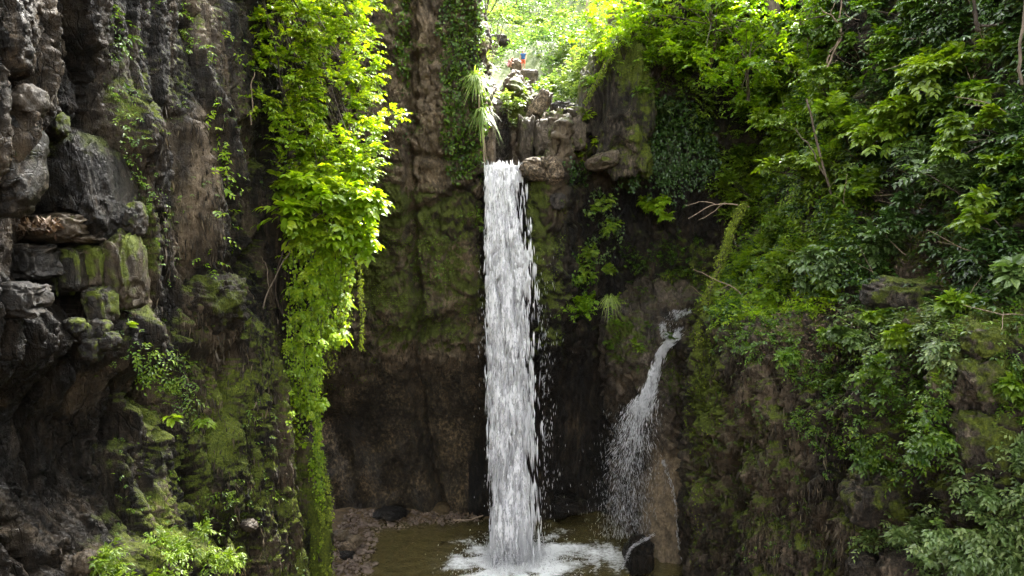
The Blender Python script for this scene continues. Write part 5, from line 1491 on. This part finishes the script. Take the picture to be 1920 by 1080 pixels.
# mossy hanging trunk
f = Fol(); L = curve_pts([at(1392, 385, 29.5), at(1365, 425, 29.0), at(1345, 480, 28.7), at(1322, 560, 28.5), at(1312, 640, 28.4)], 20, .03, 3)
f.twig(L, [.05, .12]); g_ = Fol()
n = 3000; t = rp.random(n); cpt = catmull(L, t * (len(L) - 1)); dd = nrm(rp.normal(size=(n, 3)) + [-.3, -.5, .3])
scatter_leaves(g_, cpt + dd * (.05 + .12 * rp.random((n, 1)) + .22 * np.maximum(0, fbm(cpt * 2.2, 3))[:, None]), dd, .09, rp, .55, .2, .6, .10)
e = empty('leaning_mossy_tree', L[0], 'bright green mossy trunk leaning down along the edge of the recess', 'trunk')
f.build_twigs('trunk', M['bark_dark'], e, sides=8).location = tuple(-L[0]); g_.build_leaves('moss', M['mossleaf'], 'small', e).location = tuple(-L[0])
f = Fol(); L = curve_pts([at(1142, 110, 36), at(1125, 135, 35.8), at(1108, 165, 35.6), at(1098, 192, 35.5)], 14, .02, 3)
f.twig(L, [.06, .03]); g_ = Fol(); n = 700; t = rp.random(n); cpt = catmull(L, t * 13); dd = nrm(rp.normal(size=(n, 3)))
scatter_leaves(g_, cpt + dd * .07, dd, .10, rp, .5, .2, .6, .08)
e = empty('mossy_branch', L[0], 'thin arching green branch hanging at the right side of the gap', 'branch')
f.build_twigs('branch', M['bark_dark'], e).location = tuple(-L[0]); g_.build_leaves('moss', M['mossleaf'], 'small', e).location = tuple(-L[0])

# unseen trees added out of view so their crowns shade the left cliff
tree('added_shade_tree', (6.5, 41, 30), (3.5, 38.5, 47), 'tall unseen shade tree added over the gap, leaning from its right side', .35, 'green', 8.5, 70, 14, 8, .42, .5, 1, .6, .6, 20)
tree('added_shade_tree', (-4, 41, 37), (-2.5, 39.5, 49), 'tall unseen shade tree added on top of the back wall', .32, 'green', 7, 50, 14, 8, .42, .5, 3, .5, .6, 18)
tree('added_shade_tree', (14, 4, 38), (4, 6, 42), 'added unseen shade tree spreading over the gorge above the viewer from the right cliff', .3, 'green', 9, 60, 14, 8, .45, .5, 7, .5, .4, 18)
tree('added_shade_tree', (-11, 9, 38), (-5, 9, 41), 'added unseen shade tree leaning over the gorge from the left cliff top near the viewer', .3, 'green', 9, 60, 14, 8, .45, .5, 8, .5, .4, 18)
# smaller trees round the rim of the gap
tree('rim_tree', at(1250, 150, 38.5), at(1225, 30, 36.5), 'lime green tree at the right rim of the gap above the mossy cliff block', .10, 'lime', 3.2, 46, 12, 7, .24, .6, 11, .2, .8, 14)
tree('rim_tree', at(1330, 120, 36.5), at(1330, 20, 34.5), 'lime green tree at the top of the photo left of the forked trunk', .10, 'lime', 3.4, 46, 12, 7, .24, .5, 12, .2, .8, 14)
tree('rim_tree', at(1400, 180, 33), at(1390, 100, 31.5), 'leafy lime tree overhanging the top of the right slope, left of the forked trunk foot', .08, 'lime', 2.6, 34, 12, 7, .22, .5, 13, .2, .8, 12)
tree('rim_tree', at(1170, 60, 47), at(1160, 5, 45), 'small lime tree over the brown squared rock in the gap', .08, 'lime', 3.4, 30, 10, 7, .28, .75, 14, .2, .8, 12)
tree('rim_tree', at(1540, 120, 29.5), at(1500, 40, 28), 'green tree right of the forked trunk at the top of the slope', .08, 'lime', 2.6, 34, 12, 7, .2, .3, 15, .2, .8, 12)
# ================================================================== people
M['skin'] = plain_material('skin', (0.42, 0.22, 0.14), (0.52, 0.29, 0.19), .55, 5, .1)
M['blue_cloth'] = plain_material('blue_cloth', (0.02, 0.07, 0.20), (0.04, 0.12, 0.30), .8, 12, .2)
M['white_cloth'] = plain_material('white_cloth', (0.6, 0.6, 0.62), (0.75, 0.75, 0.78), .8, 12, .2)
M['red_cloth'] = plain_material('orange_red_cloth', (0.55, 0.10, 0.05), (0.7, 0.16, 0.08), .8, 12, .2)
M['pink_cloth'] = plain_material('pink_cloth', (0.6, 0.25, 0.32), (0.7, 0.34, 0.4), .8, 12, .2)
M['hair'] = plain_material('brown_hair', (0.05, 0.025, 0.015), (0.10, 0.05, 0.03), .6, 30, .3)
def skin(name, verts, edges, rad, mat, parent, sub=2):
    me = bpy.data.meshes.new(name)
    me.from_pydata([tuple(v) for v in verts], edges, [])
    me.materials.append(mat)
    o = link(name, me, parent)
    m = o.modifiers.new('skin', 'SKIN')
    if not me.skin_vertices: 
        bpy.context.view_layer.objects.active = o
    for sv, r_ in zip(me.skin_vertices[0].data, rad):
        sv.radius = (r_, r_)
    me.skin_vertices[0].data[0].use_root = True
    m.use_smooth_shade = True
    s_ = o.modifiers.new('subdivision', 'SUBSURF'); s_.levels = sub; s_.render_levels = sub
    return o
def person(loc, h, label, J, shirt, legs, rotz=0.):
    e = empty('person', loc, label, 'person'); e.scale = (h,) * 3; e.rotation_euler = (0, 0, rotz)
    names = list(J); idx = {n_: i for i, n_ in enumerate(names)}
    V = [J[n_][0] for n_ in names]; R = [J[n_][1] for n_ in names]
    E = [(idx[a], idx[b_]) for a, b_ in (('hip', 'waist'), ('waist', 'chest'), ('chest', 'neck'), ('neck', 'head'), ('head', 'crown'), ('head', 'nose'))]
    for s_ in 'LR':
        E += [(idx[a + s_], idx[b_ + s_]) for a, b_ in (('sh', 'el'), ('el', 'wr'), ('wr', 'palm'), ('hp', 'kn'), ('kn', 'an'), ('an', 'toe'))]
        E += [(idx['chest'], idx['sh' + s_]), (idx['hip'], idx['hp' + s_])]
    for s_ in 'LR':
        p_ = np.array(J['palm' + s_][0]); d_ = nrm(p_ - np.array(J['wr' + s_][0]))
        for k_, (oy, ln) in enumerate([(-.012, .042), (-.004, .05), (.004, .047), (.012, .038)]):
            V.append(tuple(p_ + d_ * ln + np.array([0, oy * 1.6, 0]))); R.append(.006); E.append((idx['palm' + s_], len(V) - 1))
        V.append(tuple(p_ + d_ * .012 + np.array([0, -.035, 0]))); R.append(.007); E.append((idx['wr' + s_], len(V) - 1))
    skin('body', V, E, R, M['skin'], e)
    j = lambda n_: J[n_][0]
    if shirt:
        skin('shirt', [j('waist'), tuple(np.array(j('hip')) * .6 + np.array(j('waist')) * .4), j('chest'), tuple(np.array(j('neck')) * .5 + np.array(j('chest')) * .5), j('shL'), j('shR'),
                       tuple(np.array(j('shL')) * .5 + np.array(j('elL')) * .5), tuple(np.array(j('shR')) * .5 + np.array(j('elR')) * .5)],
             [(0, 1), (0, 2), (2, 3), (2, 4), (2, 5), (4, 6), (5, 7)], [.088, .09, .1, .05, .048, .048, .038, .038], M[shirt], e)
    kl, kr = np.array(j('knL')), np.array(j('knR'))
    skin('shorts', [j('hip'), tuple(np.array(j('waist')) * .6 + np.array(j('hip')) * .4), j('hpL'), j('hpR'), tuple(np.array(j('hpL')) * .25 + kl * .75), tuple(np.array(j('hpR')) * .25 + kr * .75)],
         [(0, 1), (0, 2), (0, 3), (2, 4), (3, 5)], [.09, .085, .065, .065, .055, .055], M[legs], e)
    h_ = np.array(j('head')); c_ = np.array(j('crown'))
    skin('hair', [tuple(h_ * .4 + c_ * .6 + np.array([0, .015, .006])), tuple(h_ + np.array([0, .035, .0]))], [(0, 1)], [.056, .05], M['hair'], e)
    for sx in (-1, 1):
        v, F = ICO[2]
        mesh_obj('eye', v * .007 + h_ + np.array([sx * .019, -.052, .012]), F, M['hair'], e)
    return e
ST = {'hip': ((0, 0, .52), .075), 'waist': ((0, 0, .61), .068), 'chest': ((0, 0, .74), .085), 'neck': ((0, 0, .85), .03), 'head': ((0, -.01, .92), .052), 'crown': ((0, 0, .965), .045), 'nose': ((0, -.062, .915), .008)}
for s_, x in (('L', -1), ('R', 1)):
    ST.update({'sh' + s_: ((x * .105, 0, .80), .035), 'el' + s_: ((x * .15, -.01, .64), .025), 'wr' + s_: ((x * .14, -.07, .52), .018), 'palm' + s_: ((x * .135, -.09, .47), .02),
               'hp' + s_: ((x * .055, 0, .47), .052), 'kn' + s_: ((x * .06, -.01, .27), .036), 'an' + s_: ((x * .06, .01, .045), .022), 'toe' + s_: ((x * .07, -.10, .015), .016)})
hp = at(981, 133, 50.6)
person(hp, 1.5, 'person standing on the rock above the falls in a blue top and orange red shorts', ST, 'blue_cloth', 'red_cloth', -.2)
SI = {'hip': ((0, .05, .12), .08), 'waist': ((0, .0, .21), .07), 'chest': ((0, -.08, .31), .085), 'neck': ((0, -.15, .39), .03), 'head': ((0, -.20, .44), .052), 'crown': ((0, -.20, .49), .045), 'nose': ((0, -.26, .43), .008)}
for s_, x in (('L', -1), ('R', 1)):
    SI.update({'sh' + s_: ((x * .10, -.10, .36), .035), 'el' + s_: ((x * .14, -.18, .24), .025), 'wr' + s_: ((x * .10, -.27, .20), .018), 'palm' + s_: ((x * .09, -.31, .18), .02),
               'hp' + s_: ((x * .06, .02, .10), .055), 'kn' + s_: ((x * .11, -.20, .22), .037), 'an' + s_: ((x * .09, -.16, .03), .022), 'toe' + s_: ((x * .09, -.25, .012), .016)})
person(at(955, 128, 50.8), 1.5, 'person in a pink top crouching on the rock left of the standing person', SI, 'pink_cloth', 'pink_cloth', .9)

# ================================================================== water
m, nt, b = new_mat('falling_water'); k = NT(nt)
b.inputs['Roughness'].default_value = .35
b.inputs['Specular IOR Level'].default_value = .5
col = k.ramp(k.attr('tint'), [(0, (.42, .41, .44)), (.45, (.78, .77, .79)), (1, (.93, .92, .93))])
k.l(col, b.inputs['Base Color'])
tr = k.n('ShaderNodeBsdfTranslucent'); k.l(col, tr.inputs['Color'])
mx = k.n('ShaderNodeMixShader'); mx.inputs[0].default_value = .35
k.l(b.outputs[0], mx.inputs[1]); k.l(tr.outputs[0], mx.inputs[2]); k.l(mx.outputs[0], nt.nodes['Material Output'].inputs['Surface'])
M['fall'] = m
BIP_V = np.array([(0, 0, -.5), (1, 0, -.12), (-.5, .87, -.12), (-.5, -.87, -.12), (.7, 0, .25), (-.35, .6, .25), (-.35, -.6, .25), (0, 0, .5)])
BIP_F = np.array([(0, 2, 1), (0, 3, 2), (0, 1, 3), (7, 4, 5), (7, 5, 6), (7, 6, 4), (1, 2, 5), (1, 5, 4), (2, 3, 6), (2, 6, 5), (3, 1, 4), (3, 4, 6)])
BIP_V2 = np.array([(0, 0, -.5), (1, 0, .05), (-.5, .87, .05), (-.5, -.87, .05), (0, 0, .5)])
BIP_F2 = np.array([(0, 2, 1), (0, 3, 2), (0, 1, 3), (4, 1, 2), (4, 2, 3), (4, 3, 1)])
def strands(P, D, L, R, tint, name, parent, base, fine=False):
    Vt, Ft = (BIP_V, BIP_F) if fine else (BIP_V2, BIP_F2)
    D = nrm(D); s = nrm(np.cross(D, [0.3, .95, .1])); u = np.cross(D, s)
    V = P[:, None] + (Vt[None, :, 0:1] * s[:, None] + Vt[None, :, 1:2] * u[:, None]) * R[:, None, None] + Vt[None, :, 2:] * D[:, None] * L[:, None, None]
    F = (Ft[None] + (np.arange(len(P)) * len(Vt))[:, None, None]).reshape(-1, 3)
    o = mesh_obj(name, V.reshape(-1, 3), F, M['fall'], parent, {'tint': np.repeat(tint, len(Vt))}, True)
    o.location = tuple(-np.asarray(base)); return o
rw = np.random.default_rng(500)
ZL = 20.42
# the fall: left and right outlines in metres at each height
zz_ = np.array([0, 4, 8, 12, 16, 19, 20.6])
xl_ = np.array([-1.05, -1.10, -1.25, -1.30, -1.32, -1.33, -1.36])
xr_ = np.array([1.45, 1.62, 1.66, 1.48, 1.22, .88, .60])
def fall_Y(z): return 35.35 - 1.7 * np.sqrt(np.clip((ZL - z) / ZL, 0, 1))
def fall_pts(n):
    z = rw.uniform(-.1, ZL, n); u = np.clip(rw.beta(1.15, 1.3, n), 0, 1)
    xl = np.interp(z, zz_, xl_); xr = np.interp(z, zz_, xr_)
    x = xl + (xr - xl) * u
    x += .16 * pn(np.stack([np.sign(u - .5) * 3, 0 * z, z * .45], -1)) * np.abs(2 * u - 1)
    x += rw.normal(size=n) * .05 * (1 + .4 * (ZL - z) / ZL)
    th = .12 + .35 * (ZL - z) / ZL
    y = fall_Y(z) + rw.normal(size=n) * th * .5
    return np.stack([x, y, z], -1), u
P, u = fall_pts(15000)
s1 = fbm(np.stack([P[:, 0] * 4.2, P[:, 1] * 1.5, P[:, 2] * .9], -1), 3)
s2 = fbm(np.stack([P[:, 0] * 1.6, P[:, 1], P[:, 2] * .45 + 9], -1), 3)
edge = sst(u, .5, 1.0) * 1.25
keep = rw.random(len(P)) < np.clip(.80 + 1.2 * s1 + .9 * s2 - edge * (1 - .3 * sst(P[:, 2], 5, 0)), .03, 1)
P = P[keep]; s1 = s1[keep]; s2 = s2[keep]; n = len(P)
fb = np.array([-.3, 35.2, ZL])
e = empty('waterfall', fb, 'tall white waterfall dropping from the rock lip into the pool', 'waterfall')
tone = np.clip(.62 + .6 * s1 + .8 * s2 + rw.normal(size=n) * .18, 0, 1)
D = np.stack([rw.normal(size=n) * .04 + .03 * P[:, 0], -.06 + 0 * s1, -np.ones(n)], -1)
tag(strands(P, D, rw.uniform(.3, 1.1, n) * (.7 + .6 * (ZL - P[:, 2]) / ZL), rw.uniform(.014, .05, n) * (.6 + .4 * sst(s1, -.3, .2)), tone, 'strand', e, fb, True), kind='stuff')
# soft veils of water between the strands
m, nt, b = new_mat('water_veil'); k = NT(nt)
pv = k.pos((1, .6, .13)); nz = k.noise(pv, 5.0, 6, .62); nz2 = k.noise(k.pos((1, .6, .3)), 1.8, 5, .6); nz3 = k.noise(k.pos((1, .6, .22)), 14, 4, .6)
al = k.math('ADD', k.math('ADD', k.math('MULTIPLY', k.math('SUBTRACT', nz, .5), 1.9), k.math('MULTIPLY', k.math('SUBTRACT', nz2, .5), 2.4)), k.math('ADD', k.math('MULTIPLY', k.math('SUBTRACT', nz3, .5), 1.0), k.attr('cover')))
al = k.ramp(al, [(.30, 0.0), (.62, 1.0)])
cl = k.ramp(k.math('ADD', k.math('MULTIPLY', nz, .6), k.math('MULTIPLY', nz3, .4)), [(.38, (.36, .35, .40)), (.54, (.93, .92, .94))])
df = k.n('ShaderNodeBsdfDiffuse'); k.l(cl, df.inputs['Color']); tr = k.n('ShaderNodeBsdfTranslucent'); k.l(cl, tr.inputs['Color'])
m1 = k.n('ShaderNodeMixShader'); m1.inputs[0].default_value = .4; k.l(df.outputs[0], m1.inputs[1]); k.l(tr.outputs[0], m1.inputs[2])
tp = k.n('ShaderNodeBsdfTransparent'); m2 = k.n('ShaderNodeMixShader'); k.l(al, m2.inputs[0]); k.l(tp.outputs[0], m2.inputs[1]); k.l(m1.outputs[0], m2.inputs[2])
k.l(m2.outputs[0], nt.nodes['Material Output'].inputs['Surface'])
M['veil'] = m
for q in range(4):
    uu_, zz2 = np.meshgrid(np.linspace(-.04, 1.10, 44), np.linspace(0, ZL, 150))
    z = zz2.ravel(); u = uu_.ravel()
    xl = np.interp(z, zz_, xl_); xr = np.interp(z, zz_, xr_)
    x = xl + (xr - xl) * u
    bow = (1 - (2 * u - 1) ** 2)
    V = np.stack([x, fall_Y(z) + (.22 - q * .17 * (.5 + (ZL - z) / ZL)) - .25 * bow * (q - 1.2) * .5, z], -1)
    V[:, 1] += .10 * fbm(V * [2.6, 1, .6] + q * 7, 4) * (1 + (ZL - z) / ZL)
    V[:, 0] += .05 * fbm(V * [1, 1, .5] + q * 3, 3)
    cov = .62 - q * .10 - 1.25 * sst(u, .52, 1.05) - .5 * (1 - sst(u, -.04, .10)) + .12 * sst(z, 17, 20)
    mesh_obj('veil', V, grid_faces(*uu_.shape), M['veil'], e, {'cover': cov}).location = tuple(-fb)
# smooth tongue of water at the lip
gx_, gy_ = np.meshgrid(np.linspace(-1.36, .58, 60), np.linspace(0, 1, 40))
t = gy_.ravel(); x = gx_.ravel()
yy = np.where(t < .45, 37.6 - t / .45 * 2.1, 35.5 - (t - .45) * .35)
z_ = np.where(t < .45, ZL + .04, ZL + .04 - ((t - .45) / .55) ** 2 * .9)
Vv = np.stack([x, yy, z_], -1); Vv += .03 * fbm(Vv * [6, 2, 2], 3)[:, None]
mesh_obj('lip_water', Vv, grid_faces(*gx_.shape), M['fall'], e, {'tint': np.clip(.45 + fbm(Vv * [7, 1.5, 1], 3), 0, 1)}).location = tuple(-fb)
# fine mist over the plunge
m, nt, b = new_mat('mist'); nt.nodes.remove(b)
pvn = nt.nodes.new('ShaderNodeVolumePrincipled'); pvn.inputs['Color'].default_value = (.95, .95, .97, 1); pvn.inputs['Density'].default_value = .2; pvn.inputs['Anisotropy'].default_value = .2
nt.links.new(pvn.outputs[0], nt.nodes['Material Output'].inputs['Volume'])
v_, F_ = ICO[3]
for cx_, cy_q, rx_, rz_ in ((.15, 33.55, 1.75, 1.0), (.2, 33.7, 1.25, 2.4)):
    w_ = v_ * [rx_, rx_ * .7, rz_] * (1 + .25 * fbm(v_ * 1.3, 3))[:, None]; w_[:, 2] = np.maximum(w_[:, 2], 0)
    o = mesh_obj('mist', w_ + [cx_, cy_q, .12], F_, m, e); o.location = tuple(-fb); tag(o, kind='stuff')
# loose drops beside the fall
n = 450
z = rw.uniform(0, 16, n) ** 1.0; sd = rw.random(n)
x = np.where(sd < .25, np.interp(z, zz_, xl_) - rw.exponential(.16, n), np.interp(z, zz_, xr_) + rw.exponential(.26, n) - .1)
P = np.stack([x, fall_Y(z) + rw.normal(size=n) * .4, z], -1)
tag(strands(P, np.stack([rw.normal(size=n) * .1, 0 * x, -np.ones(n)], -1), rw.uniform(.10, .32, n), rw.uniform(.006, .015, n), rw.uniform(.2, .8, n), 'drop', e, fb), kind='stuff')
# splash at the foot
n = 6000
ang = rw.uniform(0, 6.283, n); rd = np.abs(rw.normal(size=n)) * 1.1 + .1
P = np.stack([.1 + np.cos(ang) * rd * 1.25, 33.65 + np.sin(ang) * rd, np.abs(rw.normal(size=n)) * .75 * np.exp(-rd * .55) + .02], -1)
tag(strands(P, rw.normal(size=(n, 3)) * [.5, .5, 1], rw.uniform(.03, .16, n), rw.uniform(.008, .03, n), rw.uniform(.5, 1, n), 'splash', e, fb), kind='stuff')

# the small cascade
path = [(1304, 588), (1290, 610), (1262, 640), (1238, 664), (1224, 692), (1213, 728)]
L = [on_face(WE, *p)[0] + np.array([0, -.30, .06]) for p in path]
Yl = L[-1][1]
L += [at(x, y, Yl - .15 - .06 * i) for i, (x, y) in enumerate([(1200, 770), (1186, 830), (1174, 890), (1168, 960), (1166, 1015)])]
wpx = [6, 9, 9, 8, 8, 13, 28, 42, 48, 44, 40]
L = np.array(L); n = 17000
t = rw.random(n) ** 1.15 * (len(L) - 1)
c = catmull(L, t); c2 = catmull(L, np.clip(t + .1, 0, len(L) - 1))
wd = np.interp(t, np.arange(len(L)), wpx) / FPX * 36
uu = rw.normal(size=n) * .42 - .10 * sst(t, 6, 9) * rw.random(n)
thin = np.interp(t, np.arange(len(L)), [1, 1, 1, 1, 1, .95, .7, .36, .15, .07, .04])
P = c + np.stack([uu * wd, rw.normal(size=n) * .12, rw.normal(size=n) * .03], -1)
s1 = fbm(np.stack([P[:, 0] * 5, P[:, 1], P[:, 2] * 1.2], -1), 3)
keep = rw.random(n) < thin * np.clip(.8 + 1.2 * s1, .08, 1)
P = P[keep]; Dd = (c2 - c)[keep] + np.stack([uu[keep] * .15 * sst(t[keep], 5, 8), 0 * P[:, 0], 0 * P[:, 0]], -1); n = len(P)
fb = L[0]
e_ = None
e = empty('cascade', fb, 'small cascade curving over the mossy shoulder and fanning out into the dark hollow', 'waterfall')
tag(strands(P, Dd, rw.uniform(.12, .45, n), rw.uniform(.010, .026, n) * (1 - .55 * sst(t[keep], 5.5, 8)), np.clip(.78 + .5 * s1[keep] + rw.normal(size=n) * .15, 0, 1), 'strand', e, fb), kind='stuff')
# ribbon of water in the channel, opening into a fan
tq, uq = np.meshgrid(np.linspace(0, 8.2, 200), np.linspace(-1, 1, 26), indexing='ij')
cc = catmull(L, tq.ravel()); wq = np.interp(tq.ravel(), np.arange(11), np.array(wpx) * [1, .9, .9, .9, .9, .9, .8, .8, .8, .8, .8]) / FPX * 36 * .62
V = cc + np.stack([uq.ravel() * wq, -.06 * (1 - uq.ravel() ** 2), 0 * wq], -1); V[:, 1] += .06 * fbm(V * [4, 1, 1], 3)
cov = np.interp(tq.ravel(), [0, 1, 4, 5, 6, 7, 8.2], [.35, .75, .75, .5, .12, -.25, -.7]) - .45 * uq.ravel() ** 2
mesh_obj('ribbon', V, grid_faces(*tq.shape), M['veil'], e, {'cover': cov}).location = tuple(-fb)
n = 3200
yq = 760 + 250 * rw.random(n); P = at(np.interp(yq, [760, 850, 1010], [1200, 1180, 1172]) + rw.normal(size=n) * np.interp(yq, [760, 850, 1010], [18, 26, 30]), yq, Yl - .2 + rw.normal(size=n) * .35)
tag(strands(P, np.stack([rw.normal(size=n) * .08, 0 * P[:, 0], -np.ones(n)], -1), rw.uniform(.08, .30, n), rw.uniform(.003, .007, n), rw.uniform(.1, .8, n), 'drop', e, fb), kind='stuff')
# spread of white water upstream over the stones
n = 1300
Pa, Na = WE.pick([(1240, 605), (1265, 580), (1300, 585), (1290, 620), (1255, 652), (1238, 635)], n, 8, 6, patchy(1.6, -.3, .4, 3))
tag(strands(Pa + Na * .05, np.stack([-.5 + .3 * rw.normal(size=n), -.2 + 0 * Pa[:, 0], -1 + 0 * Pa[:, 0]], -1), rw.uniform(.08, .25, n), rw.uniform(.006, .013, n), rw.uniform(.05, .6, n), 'riffle', e, fb), kind='stuff')
# thin rivulets down the brown column
def rivulet(pts, n, wd, label, off=-.12, W=WE):
    L = []
    for x_, y_ in pts:
        Pp, Nn = on_face(W, x_, y_); L.append(Pp + Nn * .05)
    L = np.array(L); L[:, 1] = np.minimum(L[:, 1], np.convolve(np.pad(L[:, 1], 1, 'edge'), [.33, .34, .33], 'valid')) - .03
    t = rw.random(n) * (len(L) - 1); c = catmull(L, t); c2 = catmull(L, np.clip(t + .05, 0, len(L) - 1) + 1e-3)
    P = c + rw.normal(size=(n, 3)) * wd
    e = empty('rivulet', L[0], label, 'rivulet')
    tag(strands(P, L[-1] - L[0] + 0 * P, rw.uniform(.08, .25, n), rw.uniform(.006, .014, n), rw.uniform(.2, .8, n), 'strand', e, L[0]), kind='stuff')
rivulet([(1238, 860), (1252, 900), (1262, 950), (1270, 1000), (1284, 1050)], 260, .05, 'thin bright rivulet running down the brown polished column')
rivulet([(1296, 800), (1297, 860), (1292, 900)], 160, .03, 'short trickle at the upper right of the brown column')

# water running round the dark pool boulder
n = 320
t = rw.random(n); P = at(np.interp(t, [0, .4, 1], [1166, 1184, 1226]) + rw.normal(size=n) * 1.8, np.interp(t, [0, .4, 1], [1066, 1026, 1002]) + rw.normal(size=n) * 2.2, np.interp(t, [0, .5, 1], [32.2, 32.15, 32.6]))
fb = P.mean(0); e = empty('rivulet', fb, 'white water sliding round the dark boulder at the edge of the pool', 'rivulet')
tag(strands(P, np.tile([[-1, 0, -.6]], (n, 1)), rw.uniform(.06, .2, n), rw.uniform(.004, .009, n), rw.uniform(.3, .8, n), 'strand', e, fb), kind='stuff')

# the pool
m, nt, b = new_mat('pool_water'); k = NT(nt)
fo = k.attr('foam')
gl = k.n('ShaderNodeBsdfGlossy'); gl.inputs['Roughness'].default_value = .06; gl.inputs['Color'].default_value = (.95, .95, .95, 1)
tp = k.n('ShaderNodeBsdfTransparent'); tp.inputs['Color'].default_value = (.52, .47, .22, 1)
df = k.n('ShaderNodeBsdfDiffuse'); df.inputs['Color'].default_value = (.15, .12, .042, 1)
bn = k.bump(k.math('ADD', k.noise(k.pos((1, 1.6, 1)), 5.5, 3, .6), k.math('MULTIPLY', k.noise(k.pos(), 1.6, 3, .5), 1.3)), .9, .08)
k.l(bn, gl.inputs['Normal'])
fr = k.n('ShaderNodeFresnel'); fr.inputs['IOR'].default_value = 1.33; k.l(bn, fr.inputs['Normal'])
m1 = k.n('ShaderNodeMixShader'); m1.inputs[0].default_value = .45; k.l(tp.outputs[0], m1.inputs[1]); k.l(df.outputs[0], m1.inputs[2])
m2 = k.n('ShaderNodeMixShader'); k.l(k.math('MULTIPLY', fr.outputs[0], 1.6, True), m2.inputs[0]); k.l(m1.outputs[0], m2.inputs[1]); k.l(gl.outputs[0], m2.inputs[2])
fd = k.n('ShaderNodeBsdfDiffuse'); fd.inputs['Color'].default_value = (.8, .8, .8, 1)
m3 = k.n('ShaderNodeMixShader')
fm = k.ramp(k.math('ADD', fo, k.math('MULTIPLY', k.math('SUBTRACT', k.noise(k.pos((1, 1.3, 1)), 4.2, 8, .75), .5), 1.5)), [(.36, 0.0), (.95, 1.0)])
k.l(fm, m3.inputs[0]); k.l(m2.outputs[0], m3.inputs[1]); k.l(fd.outputs[0], m3.inputs[2])
k.l(m3.outputs[0], nt.nodes['Material Output'].inputs['Surface'])
gx_, gy_ = np.meshgrid(np.linspace(-11, 12, 190), np.linspace(22, 41, 190))
V = np.stack([gx_.ravel(), gy_.ravel(), 0 * gx_.ravel()], -1)
d = np.hypot((V[:, 0] - .1) / 1.25, V[:, 1] - 33.5)
V[:, 2] = .07 * np.sin(d * 5.5 + 2 * fbm(V * .8, 2)) * np.exp(-d * .35) + .05 * fbm(V * [1.3, 2.4, 1], 4) + .06 * np.exp(-(d / 1.1) ** 2) + .14 * np.maximum(0, fbm(V * 2.5, 3)) * np.exp(-(d / 1.8) ** 2)
d2 = np.hypot(V[:, 0] - 5.6, (V[:, 1] - 34.6))
an_ = np.arctan2(V[:, 1] - 33.5, V[:, 0]); wv = fbm(np.stack([np.cos(an_) * 2.6, np.sin(an_) * 2.6, d * .5], -1), 4)
foam = 1.25 * np.exp(-(d / (2.2 + 1.2 * wv)) ** 2) + (.42 + .6 * wv) * np.exp(-(d / 3.6) ** 2) + .38 * np.exp(-(d2 / 1.3) ** 2) + .12 * sst(V[:, 0], 1, 3) + .10 * np.sin(d * 6 + 3 * fbm(V * .7, 2)) * np.exp(-((d - 3) / 2.2) ** 2) - .04
o = mesh_obj('pool_water', V, grid_faces(*gx_.shape), m, None, {'foam': foam})
tag(o, 'brown green pool with white foam under the falls', None, None, 'structure')
# stream in the gap above the squared rock
gx_, gy_ = np.meshgrid(np.linspace(2.0, 6, 30), np.linspace(38.5, 44, 30))
V = np.stack([gx_.ravel(), gy_.ravel(), 23.35 + .12 * (gy_.ravel() - 38.5) + 0 * gx_.ravel()], -1); V[:, 2] += .05 * fbm(V * 2, 3)
tag(mesh_obj('stream_water', V, grid_faces(*gx_.shape), m, None, {'foam': .35 + .3 * fbm(V * 1.2, 2)}), 'stream surface at the bottom of the gap above the falls', None, None, 'structure')
